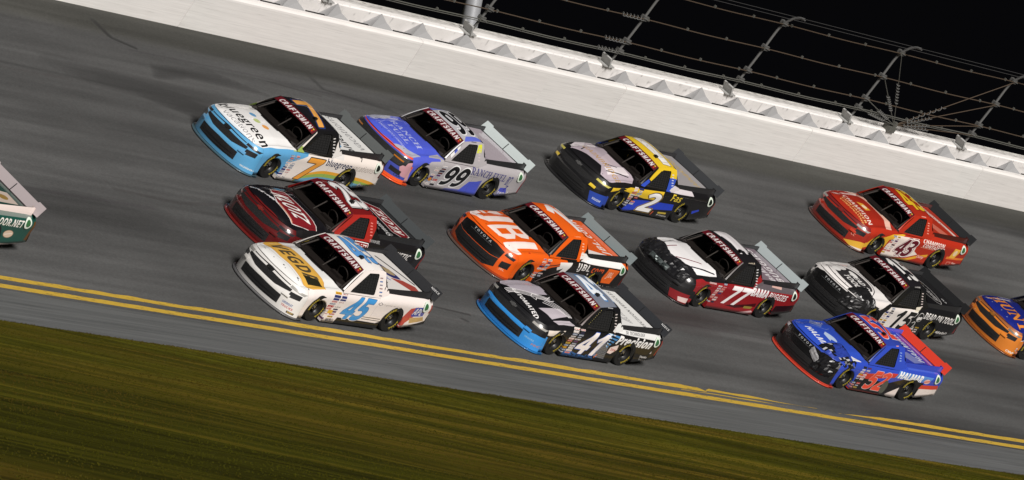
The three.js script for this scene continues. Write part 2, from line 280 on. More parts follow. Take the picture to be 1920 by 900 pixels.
  for (const [p, h, c0, c1] of [[36.98, 1.76, 0.3, 0.75], [37.02, 2.08, 0.25, 0.6], [37.1, 2.84, 0.3, 0.62], [37.2, 3.6, 0.3, 0.6], [42.98, 1.76, 0.12, 0.42], [43.02, 2.08, 0.1, 0.4], [43.1, 2.84, 0.12, 0.36], [43.25, 3.66, 0.1, 0.42]]) {
    const a = L(A[0], A[1] - 0.07, A[2]), b = L(p, Q - 0.1, h), m0 = a.clone().lerp(b, c0), m1 = a.clone().lerp(b, c1);
    mesh('stay_cable', rod(a, b, 0.013, 6), p < 39 ? wireG : wire, anchor);
    mesh('splice_coil', coil(m0, m1, 0.04, 7, 0.014), steelD, anchor);
  }
}
{
  const g = thing('light_pole', 'thick grey light pole standing behind the white wall', 'pole');
  const b = at(21.9, 83.6, 0.2); g.position.copy(b).setY(b.y - 3);
  mesh('pole_shaft', new THREE.CylinderGeometry(0.2, 0.235, 16, 24).translate(0, 8, 0), std(lin(0.36, 0.37, 0.39), 0.45, 0.2), g);
  mesh('pole_base', new THREE.CylinderGeometry(0.4, 0.42, 2.2, 20).translate(0, 1.1, 0), std(lin(0.35, 0.35, 0.34), 0.9), g);
}

// ---------------------------------------------------------------- race trucks: body surfaces
// Truck axes: x forward, y up, z to its right; l = -z is "to its left". Front axle at x = 1.4225, rear axle at -1.4225.
const FA = 1.4225, WR = 0.345;
const halfW = (x) => tab([[-2.7, 0.92], [-2.4, 0.955], [-1.4, 0.972], [-0.4, 0.962], [0.7, 0.965], [1.4, 0.975], [1.93, 0.985]], x);
const shoulder = (x) => tab([[-2.7, 0.885], [-2.3, 0.915], [-0.95, 0.915], [-0.55, 0.83], [-0.3, 0.80], [0.76, 0.805], [1.4, 0.785], [1.75, 0.745], [1.93, 0.70]], x);
const inset = (x) => tab([[-2.6, 0.14], [-0.95, 0.14], [-0.5, 0.085], [0.76, 0.085], [1.4, 0.115], [1.93, 0.12]], x);
function sideL(x, y) { // how far out the body side is at (x, y)
  const s = shoulder(x), r = clamp((s - y) / 0.2), e = inset(x);
  return halfW(x) - e * Math.pow(1 - r, 2.1) + 0.022 * Math.pow(clamp(1 - y / 0.28), 1.5) - 0.008 * Math.sin(clamp((y - 0.3) / 0.4) * Math.PI);
}
const ARCH = [[FA - 0.01, 0.37, 0.37], [-FA - 0.005, 0.395, 0.375]];
function bottomY(x) {
  for (const [c, a, b] of ARCH) { const t = (x - c) / a; if (Math.abs(t) < 0.9999) return 0.19 + b * Math.pow(1 - Math.abs(t) ** 2.2, 0.5); }
  return tab([[-2.68, 0.31], [-1.8, 0.15], [-1, 0.055], [1.0, 0.05], [1.8, 0.075], [1.93, 0.07]], x);
}
const sideXs = (() => {
  const s = new Set(); for (let x = -2.66; x <= 1.9301; x += 0.09) s.add(+x.toFixed(4)); s.add(1.93);
  for (const [c, a] of ARCH) for (const k of [0.9998, 0.985, 0.95, 0.88, 0.75, 0.5, 0.25, 0]) { s.add(+(c + a * k).toFixed(5)); s.add(+(c - a * k).toFixed(5)); }
  for (const [c, a] of ARCH) { s.add(+(c + a * 1.0002).toFixed(5)); s.add(+(c - a * 1.0002).toFixed(5)); }
  return [...s].sort((a, b) => a - b);
})();
const X0 = 1.93;
const centreD = (y) => tab([[0.0, 0.50], [0.12, 0.515], [0.35, 0.525], [0.42, 0.51], [0.47, 0.475], [0.58, 0.43], [0.66, 0.385], [0.72, 0.33]], y);
const frontW = (y) => sideL(1.93, Math.min(y, 0.70));
function face(l, y, off = 0) { // front fascia surface
  const W = frontW(y), s = clamp(Math.abs(l) / W), x = X0 + centreD(y) * Math.sqrt(1 - Math.pow(s, 2.4));
  return [x + off * (1 - 0.45 * s), y + off * 0.12, -(l + Math.sign(l) * off * s * s)];
}
const cowlX = (l) => 0.985 - 0.24 * Math.pow(Math.abs(l) / 0.88, 2);
const lipY = (l) => 0.725 - 0.025 * Math.pow(Math.abs(l) / 0.87, 2);
function hoodY(l, x) {
  const e = shoulder(Math.min(x, 1.93)) - 0.012 * Math.max(0, x - 1.93), u = clamp(Math.abs(l) / (halfW(Math.min(x, 1.93)) - inset(Math.min(x, 1.93))));
  const c = tab([[0.74, 0.895], [0.98, 0.885], [1.4, 0.872], [1.8, 0.835], [2.05, 0.80], [2.18, 0.772], [2.27, 0.735], [2.32, 0.70]], x) + 0.008;
  const nose = 0.06 * Math.pow(clamp((x - (lipX(l) - 0.22)) / 0.22), 2.5);
  return lerp(c, e, Math.pow(u, 2.6)) + 0.014 * (sstep(0.74, 0.66, u)) - 0.010 * Math.exp(-Math.pow((u - 0.86) / 0.06, 2)) - nose * (u > 0.8 ? lerp(1, 0, (u - 0.8) / 0.2) : 1) * 0.4;
}
function lipX(l) { const s = clamp(Math.abs(l) / 0.866); return X0 + 0.36 * Math.sqrt(Math.max(0, 1 - Math.pow(s, 2.4))); }
function hoodPt(u, v, off = 0) { // u -1..1 left positive, v 0 cowl .. 1 lip
  const l1 = 0.866 * Math.sin(u * Math.PI / 2 * 0.999) / Math.sin(Math.PI / 2 * 0.999), l0 = 0.88 * u;
  const lA = lerp(l0, l1, v), x = lerp(cowlX(l0), lipX(l1), v);
  const W = halfW(Math.min(x, 1.93)) - inset(Math.min(x, 1.93)), l = clamp(lA, -W, W);
  let y = hoodY(l, x);
  if (v > 0.999) y = Math.min(y, lipY(l) + 0.002);
  return [x, y + off, -l];
}
const cabL = (x, y) => 0.905 - (y - 0.82) * 0.42 - 0.03 * sstep(-0.1, -0.66, x) * sstep(0.9, 1.3, y) - 0.035 * sstep(1.24, 1.35, y) * sstep(1.24, 1.35, y);
const roofEdgeY = (x) => tab([[-0.66, 1.315], [-0.5, 1.345], [-0.2, 1.335], [0.2, 1.30]], x);

// livery map: all printed surfaces of a truck share one sheet
const S = 240, AW = 1152, AH = 1368;
const UVm = {
  L: (x, y) => [(2.05 - x) * S, (1.42 - y) * S], R: (x, y) => [(x + 2.75) * S, 344 + (1.42 - y) * S],
  hood: (l, x) => [(l + 1) * S, 690 + (x - 0.7) * S], roof: (x, l) => [484 + (0.25 - x) * S, 690 + (0.75 + l) * S],
  bed: (l, x) => [716 + (0.9 - l) * S, 690 + (-0.7 - x) * S], front: (l, y) => [(l + 1.15) * S, 1162 + (0.85 - y) * S],
};
const uvOf = (k, a, b) => { const [px, py] = UVm[k](a, b); return [px / AW, 1 - py / AH]; };

const G = {}; // shared geometries
function sidePanel(sgn) {
  const rows = [-1, 0, 0.12, 0.28, 0.45, 0.58, 0.68, 0.76, 0.83, 0.89, 0.94, 0.97, 1];
  return grid(sideXs.length - 1, rows.length - 1, (u, v) => {
    const x = sideXs[Math.round(u * (sideXs.length - 1))], r = rows[Math.round(v * (rows.length - 1))];
    const yb = bottomY(x), ys = shoulder(x), y = r < 0 ? yb + 0.004 : lerp(yb, ys, r); let l = sideL(x, y); if (r < 0) l -= 0.1;
    return [x, y, -l * sgn, ...uvOf(sgn > 0 ? 'L' : 'R', x, y)];
  });
}
G.sideL = sidePanel(1); G.sideR = sidePanel(-1);
G.hood = grid(44, 30, (u, v) => { const P = hoodPt(u * 2 - 1, v); return [...P, ...uvOf('hood', -P[2], P[0])]; });
const faceYs = [0.05, 0.09, 0.14, 0.2, 0.28, 0.36, 0.41, 0.45, 0.48, 0.52, 0.56, 0.6, 0.64, 0.68, 0.70, 0.715];
G.fascia = grid(56, faceYs.length - 1, (u, v) => {
  const a = (u * 2 - 1) * Math.PI / 2; let y = faceYs[Math.round(v * (faceYs.length - 1))];
  const W = frontW(y), l = W * Math.sin(a); if (v > 0.999) y = lipY(l); const P = face(l, y); if (v > 0.999) P[1] = y; return [...P, ...uvOf('front', l, y)];
});
G.splitter = (() => {
  const e = (l, k) => X0 + 0.03 + (0.525 + k) * Math.sqrt(1 - Math.pow(clamp(Math.abs(l) / 1.04), 2.4));
  return grid(48, 4, (u, v) => { const l = 1.04 * Math.sin((u * 2 - 1) * Math.PI / 2), r = Math.round(v * 4); const x = [1.75, e(l, 0.035), e(l, 0.05), e(l, 0.035), 1.75][r]; return [Math.max(1.75, x), [0.012, 0.012, 0.026, 0.042, 0.046][r], -l]; });
})();
function facePatch(top, bot, l0, l1, n, off, k = 3) { // a piece lying on the fascia between two height curves
  return grid(n, k, (u, v) => { const l = lerp(l0, l1, u); return [...face(l, lerp(bot(l), top(l), v), off), u, v]; });
}
const both = (fn) => mergeGeometries([fn(1), fn(-1)]);
const taper = (y0, y1, l0, l1) => (l) => lerp(y0, y1, clamp((Math.abs(l) - l0) / (l1 - l0)));
G.chevy = {
  slot: facePatch(taper(0.672, 0.640, 0, 0.62), taper(0.652, 0.624, 0, 0.62), -0.62, 0.62, 30, 0.006, 1),
  upper: facePatch(taper(0.605, 0.58, 0, 0.70), taper(0.455, 0.52, 0.35, 0.72), -0.71, 0.71, 36, 0.005),
  lower: facePatch(taper(0.375, 0.355, 0, 0.64), taper(0.135, 0.145, 0, 0.58), -0.62, 0.62, 32, 0.005),
  light: (s) => facePatch(taper(0.652, 0.615, 0.64, 0.95), taper(0.60, 0.572, 0.64, 0.95), s * 0.64, s * 0.945, 14, 0.006),
  pocket: (s) => facePatch(taper(0.53, 0.55, 0.70, 0.90), taper(0.40, 0.44, 0.70, 0.92), s * 0.72, s * 0.935, 10, 0.006),
  badge: (s) => facePatch(taper(0.47, 0.45, 0.66, 0.8), taper(0.40, 0.39, 0.66, 0.8), s * 0.60, s * 0.76, 6, 0.035),
};
G.toyota = {
  upper: facePatch(taper(0.668, 0.62, 0.42, 0.70), taper(0.40, 0.44, 0.5, 0.72), -0.70, 0.70, 36, 0.006, 6),
  lower: facePatch(taper(0.385, 0.43, 0.5, 0.72), taper(0.10, 0.20, 0.45, 0.70), -0.70, 0.70, 36, 0.005, 4),
  light: (s) => facePatch(taper(0.635, 0.60, 0.74, 0.95), taper(0.565, 0.54, 0.72, 0.95), s * 0.74, s * 0.94, 12, 0.007),
  pocket: (s) => facePatch(taper(0.42, 0.46, 0.76, 0.93), taper(0.26, 0.30, 0.76, 0.95), s * 0.78, s * 0.94, 10, 0.006),
};
G.ford = {
  upper: facePatch(taper(0.648, 0.635, 0, 0.92), taper(0.425, 0.47, 0.5, 0.93), -0.93, 0.93, 44, 0.005),
  lower: facePatch(taper(0.345, 0.34, 0, 0.64), taper(0.16, 0.18, 0, 0.58), -0.62, 0.62, 32, 0.005),
  light: (s) => facePatch(taper(0.575, 0.555, 0.62, 0.93), taper(0.545, 0.52, 0.62, 0.93), s * 0.60, s * 0.86, 12, 0.012),
  pocket: (s) => facePatch(taper(0.33, 0.31, 0.70, 0.94), taper(0.22, 0.20, 0.70, 0.94), s * 0.70, s * 0.93, 10, 0.006),
};
G.slats = mergeGeometries([0.255, 0.185].map((y) => facePatch(() => y + 0.009, () => y - 0.009, -0.55, 0.55, 20, 0.016, 1)));
{ // bow-tie emblem outline
  const s = new THREE.Shape(); const pts = [[-0.115, -0.012], [-0.115 + 0.02, 0.022], [-0.038, 0.022], [-0.038, 0.036], [0.03, 0.036], [0.034, 0.022], [0.115, 0.022], [0.1, -0.022], [0.034, -0.022], [0.034, -0.036], [-0.034, -0.036], [-0.034, -0.022], [-0.1, -0.022]];
  pts.forEach(([a, b], i) => (i ? s.lineTo(a, b) : s.moveTo(a, b)));
  const g = new THREE.ExtrudeGeometry(s, { depth: 0.012, bevelEnabled: false, steps: 1 }), p = g.attributes.position;
  for (let i = 0; i < p.count; i++) { const P = face(p.getX(i) * 1.0, 0.635 + p.getY(i), 0.006 + p.getZ(i)); p.setXYZ(i, ...P); }
  g.computeVertexNormals(); G.bowtie = g;
}
// windshield
const wsPt = (u, v, off = 0) => {
  const l0 = 0.872 * u, bx = cowlX(l0) - 0.012, by = hoodY(clamp(l0, -0.87, 0.87), bx) + 0.006, a = Math.abs(u);
  const tx = 0.2 + 0.02 * (1 - u * u), ty = 1.302 + 0.05 * (1 - a ** 2.6), l1 = 0.70 * u, b = 0.03 * Math.sin(Math.PI * v);
  return [lerp(bx, tx, v) + b * 0.55 + off * 0.6, lerp(by, ty, v) + b * 0.75 + off * 0.8, -(lerp(l0, l1, v))];
};
G.glass = grid(24, 16, (u, v) => wsPt((u * 2 - 1) * 0.985, v));
G.banner = grid(24, 6, (u, v) => [...wsPt((u * 2 - 1) * 0.975, lerp(0.745, 0.994, v), 0.005), u, v]);
G.vent = grid(8, 2, (u, v) => { const l = lerp(-0.34, 0.3, u), x = cowlX(l) + lerp(0.012, 0.05, v); return [x, hoodY(l, x) + 0.006, -l]; });
// cab
G.roof = grid(28, 20, (u, v) => {
  const s = u * 2 - 1, x = lerp(0.2 + 0.02 * (1 - s * s), -0.66, v), e = roofEdgeY(x), w = cabL(x, e) + 0.002, l = w * Math.sin(s * Math.PI / 2), a = Math.abs(l / w);
  const y = e + 0.05 * (1 - Math.pow(a, 3.2)) + 0.016 * Math.sin(Math.PI * Math.min(1, v * 1.15)) * (1 - a * a) - 0.03 * sstep(0.9, 1, v);
  return [x, y, -l, ...uvOf('roof', x, l)];
});
function cabSide(sgn) {
  const o = new THREE.Shape(); const out = [[0.775, 0.80], [0.765, 0.835]];
  for (let i = 0; i <= 8; i++) out.push([lerp(0.755, 0.2, i / 8), lerp(0.85, 1.302, i / 8)]);
  for (let i = 1; i <= 8; i++) { const x = lerp(0.2, -0.655, i / 8); out.push([x, roofEdgeY(x)]); }
  out.push([-0.675, 1.25], [-0.70, 1.14], [-0.74, 1.05], [-0.86, 0.985], [-0.92, 0.90], [-0.62, 0.80]);
  out.forEach(([x, y], i) => (i ? o.lineTo(x, y) : o.moveTo(x, y)));
  const h = new THREE.Path(); WIN.forEach(([x, y], i) => (i ? h.lineTo(x, y) : h.moveTo(x, y))); o.holes.push(h);
  const g = new THREE.ShapeGeometry(o), p = g.attributes.position, uv = g.attributes.uv;
  for (let i = 0; i < p.count; i++) { const x = p.getX(i), y = p.getY(i); p.setZ(i, -sgn * cabL(x, y)); uv.setXY(i, ...uvOf(sgn > 0 ? 'L' : 'R', x, y)); }
  g.computeVertexNormals(); return g;
}
const WIN = [[0.53, 0.835], [0.47, 0.90], [0.01, 1.25], [-0.03, 1.272], [-0.37, 1.28], [-0.395, 1.26], [-0.40, 1.2], [-0.375, 0.9], [-0.37, 0.86], [-0.33, 0.838]];
G.cabL = cabSide(1); G.cabR = cabSide(-1);
function winPanel(sgn, inw) {
  const s = new THREE.Shape(); [...WIN].forEach(([x, y], i) => { const cx = 0.02, cy = 1.05, k = 1.04; const X = cx + (x - cx) * k, Y = cy + (y - cy) * k; i ? s.lineTo(X, Y) : s.moveTo(X, Y); });
  const g = new THREE.ShapeGeometry(s), p = g.attributes.position; for (let i = 0; i < p.count; i++) p.setZ(i, -sgn * (cabL(p.getX(i), p.getY(i)) - inw)); g.computeVertexNormals(); return g;
}
G.netL = winPanel(1, 0.035); G.netR = winPanel(-1, 0.02);
G.net = (() => { // webbing straps of the window net
  const parts = []; const P = (x, y) => new THREE.Vector3(x, y, -(cabL(x, y) - 0.022));
  for (let k = 0; k < 8; k++) { const y = 0.87 + k * 0.052, xa = Math.min(0.49, 0.48 - (y - 0.88) * 1.32), xb = -0.36; if (xa - xb > 0.2) parts.push(rod(P(xa, y), P(xb, y), 0.0055, 4)); }
  for (let k = 0; k < 8; k++) { const x = -0.33 + k * 0.1, yt = Math.min(1.26, 1.26 - (x - 0.02) * 0.72); if (yt > 0.9) parts.push(rod(P(x, 0.85), P(x, yt), 0.0055, 4)); }
  return mergeGeometries(parts);
})();
G.pillarTrim = [1, -1].map((s) => grid(1, 8, (u, v) => { const P = wsPt(s * lerp(0.962, 1.0, u), v, 0.007); return P; }));
G.backWin = grid(12, 6, (u, v) => { const s = u * 2 - 1, x = lerp(-0.658, -0.86, v), y0 = 1.315 + 0.03 * (1 - s ** 4), w = lerp(0.63, 0.8, v); return [x, lerp(y0, 0.985, v), -s * w]; });
// load bed
G.cover = grid(10, 12, (u, v) => { const x = lerp(-0.84, -2.36, v), l = (u * 2 - 1) * 0.80; return [x, 0.975 + 0.012 * (1 - (u * 2 - 1) ** 2) - 0.01 * v, -l, ...uvOf('bed', l, x)]; });
G.gap = new THREE.BoxGeometry(0.19, 0.05, 1.6).translate(-2.455, 0.92, 0);  // black strip standing for the shaded gap ahead of the spoiler
const railGeo = (s) => { const A = (x) => halfW(x) - inset(x) + 0.004; const prof = (x) => { const h = tab([[-2.62, 1.075], [-2.4, 1.06], [-0.95, 1.0], [-0.82, 1.0]], x), l = A(x); return [[0.885, l + 0.012], [h, l - 0.012], [h + 0.004, l - 0.04], [0.96, l - 0.05]]; };
  return grid(20, 3, (u, v) => { const x = lerp(-0.80, -2.50, u), r = prof(x)[Math.round(v * 3)]; return [x, r[0], -s * r[1]]; }); };
G.railL = mergeGeometries([railGeo(1), grid(1, 1, (u, v) => { const x = -2.501, l = halfW(x) - inset(x); return [x - 0.01 * u, lerp(0.89, 1.07, v), -(l + 0.012 - 0.12 * u)]; })]);
G.railR = railGeo(-1);
G.tail = grid(16, 8, (u, v) => { const y = lerp(0.31, 0.885, v), w = sideL(-2.66, y), s = u * 2 - 1; return [-2.66 - 0.05 * Math.sqrt(1 - s * s * 0.999) - 0.03 * sstep(0.55, 0.4, y), y, -s * w]; });
G.tailTop = grid(16, 2, (u, v) => { const s = u * 2 - 1; return [lerp(-2.66 - 0.05 * Math.sqrt(1 - s * s * 0.999), -2.5, v), lerp(0.885, 0.95, v), -s * lerp(sideL(-2.66, 0.885), 0.8, v)]; });
G.bumper = new THREE.BoxGeometry(0.08, 0.12, 1.5).translate(-2.72, 0.37, 0);
{ // spoiler blade with taller ends
  const s = new THREE.Shape(); [[-0.945, 0], [0.945, 0], [0.925, 0.275], [0.70, 0.275], [0.68, 0.242], [-0.68, 0.242], [-0.70, 0.275], [-0.925, 0.275]].forEach(([a, b], i) => (i ? s.lineTo(a, b) : s.moveTo(a, b)));
  G.spoiler = new THREE.ExtrudeGeometry(s, { depth: 0.014, bevelEnabled: false });
  G.spoiler.applyMatrix4(new THREE.Matrix4().makeBasis(new THREE.Vector3(0, 0, 1), new THREE.Vector3(-0.52, 0.854, 0), new THREE.Vector3(-0.854, -0.52, 0)).setPosition(-2.515, 0.935, 0));
  G.brace = mergeGeometries([-0.45, 0.0, 0.45].map((z) => rod(new THREE.Vector3(-2.68, 0.86, z), new THREE.Vector3(-2.63, 1.08, z), 0.012, 6)).concat([new THREE.BoxGeometry(0.2, 0.006, 0.02).applyMatrix4(new THREE.Matrix4().makeRotationZ(-1.02)).translate(-2.565, 1.03, 0.02)]));
}
// wheels
{
  const prof = [[0.215, -0.13], [0.30, -0.132], [0.332, -0.118], [0.345, -0.09], [0.346, 0], [0.345, 0.09], [0.332, 0.118], [0.305, 0.131], [0.24, 0.128], [0.215, 0.118]].map(([r, y]) => new THREE.Vector2(r, y));
  G.tyre = new THREE.LatheGeometry(prof, 40).rotateX(Math.PI / 2);
  G.wall = new THREE.RingGeometry(0.232, 0.326, 48, 1).translate(0, 0, 0.1335);
  G.rim = new THREE.LatheGeometry([[0.0, 0.03], [0.05, 0.035], [0.075, 0.03], [0.09, 0.015], [0.17, 0.0], [0.2, 0.05], [0.222, 0.118], [0.218, 0.125], [0.205, 0.12]].map(([r, y]) => new THREE.Vector2(r, y)), 32).rotateX(Math.PI / 2);
  const sp = []; for (let k = 0; k < 5; k++) { const a = k * 1.2566; sp.push(new THREE.BoxGeometry(0.15, 0.05, 0.03).translate(0.125, 0, 0.03).rotateZ(a)); }
  G.spokes = mergeGeometries(sp.map((g) => g.toNonIndexed()));
  G.hub = mergeGeometries([new THREE.CylinderGeometry(0.03, 0.035, 0.05, 12).rotateX(Math.PI / 2).translate(0, 0, 0.055), ...[0, 1, 2, 3, 4].map((k) => new THREE.CylinderGeometry(0.011, 0.011, 0.03, 6).rotateX(Math.PI / 2).translate(0.06 * Math.cos(k * 1.2566 + 0.6), 0.06 * Math.sin(k * 1.2566 + 0.6), 0.045))]);
}
// filler neck on the left rear quarter
const discOn = (r0, r1, x, y, off) => { const g = r0 ? new THREE.RingGeometry(r0, r1, 28, 1) : new THREE.CircleGeometry(r1, 28), p = g.attributes.position; for (let i = 0; i < p.count; i++) { const X = x + p.getX(i), Y = y + p.getY(i); p.setXYZ(i, X, Y, -(sideL(X, Y) + off)); } g.computeVertexNormals(); return g; };
G.capRing = discOn(0.076, 0.118, -2.375, 0.765, 0.024); G.cap = discOn(0, 0.078, -2.375, 0.775, 0.017);
// inside and underneath
G.chassis = mergeGeometries([new THREE.BoxGeometry(4.3, 0.3, 1.36).translate(-0.25, 0.26, 0), new THREE.BoxGeometry(1.5, 0.2, 1.1).translate(1.3, 0.55, 0), new THREE.BoxGeometry(1.9, 0.42, 1.5).translate(-1.65, 0.72, 0)]);
G.dash = mergeGeometries([new THREE.BoxGeometry(0.36, 0.12, 1.5).translate(0.64, 0.835, 0), ...[-1, 1].map((s) => new THREE.BoxGeometry(1.2, 0.3, 0.1).translate(0.16, 0.675, s * 0.835)), ...[-1, 1].map((s) => new THREE.BoxGeometry(0.42, 0.05, 0.14).translate(0.56, 0.822, s * 0.80)), new THREE.BoxGeometry(0.12, 0.07, 0.3).translate(0.55, 0.92, -0.36)]);
G.seat = mergeGeometries([new THREE.BoxGeometry(0.16, 0.6, 0.5).translate(-0.35, 0.82, -0.36), new THREE.BoxGeometry(0.26, 0.2, 0.06).translate(-0.26, 1.1, -0.18), new THREE.BoxGeometry(0.26, 0.2, 0.06).translate(-0.26, 1.1, -0.54), new THREE.BoxGeometry(0.45, 0.12, 0.5).translate(-0.1, 0.55, -0.36)]);
G.wheelRing = new THREE.TorusGeometry(0.16, 0.017, 6, 24).rotateY(Math.PI / 2).rotateZ(-0.35).translate(0.36, 0.96, -0.36);
{
  const V = (x, y, z) => new THREE.Vector3(x, y, z), b = [];
  for (const s of [-1, 1]) { b.push(rod(V(-0.45, 0.4, s * 0.68), V(-0.45, 1.29, s * 0.58), 0.024)); b.push(rod(V(0.75, 0.82, s * 0.76), V(0.14, 1.27, s * 0.62), 0.024)); b.push(rod(V(0.14, 1.27, s * 0.62), V(-0.45, 1.29, s * 0.58), 0.024)); b.push(rod(V(-0.45, 1.29, s * 0.5), V(-1.2, 0.95, s * 0.5), 0.024)); b.push(rod(V(0.6, 0.6, s * 0.74), V(-0.45, 0.66, s * 0.74), 0.024)); }
  b.push(rod(V(-0.45, 1.29, -0.58), V(-0.45, 1.29, 0.58), 0.024)); b.push(rod(V(0.14, 1.27, -0.62), V(0.14, 1.27, 0.62), 0.02)); b.push(rod(V(-0.45, 1.25, -0.1), V(-0.45, 0.6, 0.6), 0.024)); b.push(rod(V(0.72, 0.84, 0), V(0.16, 1.29, 0.02), 0.018)); b.push(rod(V(-0.45, 0.95, -0.66), V(-0.45, 0.95, 0.66), 0.02));
  G.cage = mergeGeometries(b);
}
G.pod = mergeGeometries([new THREE.BoxGeometry(0.09, 0.07, 0.07).translate(-0.02, 1.4, -0.3), new THREE.BoxGeometry(0.03, 0.05, 0.1).translate(0.01, 1.405, -0.3)]);
// crumpled, torn bodywork: a jagged patch over a surface
function crumple(fn, nu, nv, amp, s, edge = 0.15) {
  const g = grid(nu, nv, (u, v) => {
    const P = fn(u, v), Pu = fn(clamp(u + 0.01), v), Pv = fn(u, clamp(v + 0.01));
    const a = new THREE.Vector3(Pu[0] - P[0], Pu[1] - P[1], Pu[2] - P[2]), b = new THREE.Vector3(Pv[0] - P[0], Pv[1] - P[1], Pv[2] - P[2]), n = a.cross(b).normalize(); if (n.y < -0.2) n.negate();
    const e = 0.25 + 0.75 * sstep(0, edge, Math.min(u, 1 - u, v * 1.0 + 0.0, 1 - v)), k = (vnoise(u * nu * 0.45, v * nv * 0.45, s) * 0.6 + hash(Math.round(u * nu), Math.round(v * nv), s + 1) * 0.5) * amp * e + 0.006;
    return [P[0] + n.x * k + (hash(Math.round(u * nu), Math.round(v * nv), s + 2) - 0.5) * amp * 0.5 * e, P[1] + n.y * k, P[2] + n.z * k];
  }).toNonIndexed();
  g.computeVertexNormals(); return g;
}

// ---------------------------------------------------------------- printed liveries
const rgb = (r, g, b) => `rgb(${r},${g},${b})`;
class Reg {
  constructor(g, key, x, y, w, h) { Object.assign(this, { g, key, box: [x, y, w, h] }); }
  P(a, b) { return UVm[this.key](a, b); }
  clip(fn) { const g = this.g; g.save(); g.beginPath(); g.rect(...this.box); g.clip(); fn(this); g.restore(); }
  fill(c) { this.g.fillStyle = c; this.g.fillRect(...this.box); }
  poly(pts, c, stroke, lw = 0.012) { const g = this.g; g.beginPath(); pts.forEach(([a, b], i) => { const q = this.P(a, b); i ? g.lineTo(...q) : g.moveTo(...q); }); g.closePath(); if (c) { g.fillStyle = c; g.fill(); } if (stroke) { g.strokeStyle = stroke; g.lineWidth = lw * S; g.lineJoin = 'round'; g.stroke(); } return this; }
  line(pts, c, lw) { const g = this.g; g.beginPath(); pts.forEach(([a, b], i) => { const q = this.P(a, b); i ? g.lineTo(...q) : g.moveTo(...q); }); g.strokeStyle = c; g.lineWidth = lw * S; g.lineJoin = 'round'; g.lineCap = 'round'; g.stroke(); return this; }
  curve(pts, c, lw, fillc) { const g = this.g, q = pts.map(([a, b]) => this.P(a, b)); g.beginPath(); g.moveTo(...q[0]); for (let i = 1; i < q.length - 1; i++) g.quadraticCurveTo(...q[i], (q[i][0] + q[i + 1][0]) / 2, (q[i][1] + q[i + 1][1]) / 2); g.lineTo(...q[q.length - 1]); if (fillc) { g.fillStyle = fillc; g.fill(); } if (c) { g.strokeStyle = c; g.lineWidth = lw * S; g.stroke(); } return this; }
  ell(a, b, rx, ry, c, stroke, lw = 0.01) { const g = this.g, q = this.P(a, b); g.beginPath(); g.ellipse(q[0], q[1], rx * S, ry * S, 0, 0, 7); if (c) { g.fillStyle = c; g.fill(); } if (stroke) { g.strokeStyle = stroke; g.lineWidth = lw * S; g.stroke(); } return this; }
  // text centred at (a, b), w by h metres on the printed surface
  txt(s, a, b, w, h, fill, o = {}) {
    const g = this.g, q = this.P(a, b); g.save(); g.setTransform(1, 0, 0, 1, q[0], q[1]);
    if (o.rot) g.rotate(o.rot); g.transform(1, 0, -(o.skew ?? 0), 1, 0, 0);
    g.font = `${o.thin ? '' : 'bold '}100px ${o.font ?? 'sans-serif'}`; g.textBaseline = 'alphabetic'; g.textAlign = 'left';
    const m = g.measureText(s), A = m.actualBoundingBoxAscent, D = m.actualBoundingBoxDescent, L = m.actualBoundingBoxLeft ?? 0, W = (m.actualBoundingBoxRight ?? m.width) + L;
    const sx = w * S / W, sy = h * S / (A + D); g.scale(sx, sy); g.lineJoin = 'round';
    const X = -W / 2 + L, Y = (A - D) / 2, k = S / Math.sqrt(sx * sy);
    for (const [c, lw] of o.lines ?? []) { g.strokeStyle = c; g.lineWidth = 2 * lw * k; g.strokeText(s, X, Y); }
    if (fill) { g.fillStyle = fill; g.fillText(s, X, Y); }
    if (o.extra) { g.strokeStyle = fill; g.lineWidth = o.extra * k; g.strokeText(s, X, Y); }
    g.restore(); return this;
  }
  num(s, a, b, w, h, fill, lines, o = {}) { return this.txt(s, a, b, w, h, fill, { lines, skew: 0.3, extra: 0.02, ...o }); }
  // the block of small sponsor stickers between the front wheel and the number
  stickers(x0, x1, y0, y1, sk = 0.25, sd = 1) {
    seed(sd * 977 + 3); const cols = 2, rows = Math.round((y1 - y0) / 0.062), cw = (x0 - x1) / cols;
    const pal = ['228,222,216', '226,218,212', '170,44,44', '220,210,205', '44,52,110', '232,226,222', '205,165,40', '40,38,40', '224,150,140', '120,130,150'];
    for (let j = 0; j < rows; j++) for (let i = 0; i < cols; i++) {
      if (rnd() < 0.12) continue; const y = y0 + (j + 0.5) * (y1 - y0) / rows, x = x0 - (i + 0.5) * cw - (y1 - y) * -sk * 1, w = cw * rr(0.62, 0.92) / 2, h = (y1 - y0) / rows * rr(0.55, 0.86) / 2, c = pal[Math.floor(rnd() * pal.length)];
      this.poly([[x + w, y - h], [x - w, y - h], [x - w, y + h], [x + w, y + h]], `rgb(${c})`);
      const ink = c < '2' ? 'rgba(235,230,225,0.9)' : ['rgba(30,30,40,0.85)', 'rgba(170,30,30,0.9)', 'rgba(30,40,110,0.9)'][Math.floor(rnd() * 3)];
      for (let k = 0; k < 3; k++) { const a = x + w * (0.7 - k * 0.6) - rr(0, 0.01); this.line([[a, y - h * 0.4], [a - w * rr(0.2, 0.45), y + h * rr(-0.5, 0.5)]], ink, 0.012); }
    } return this;
  }
}
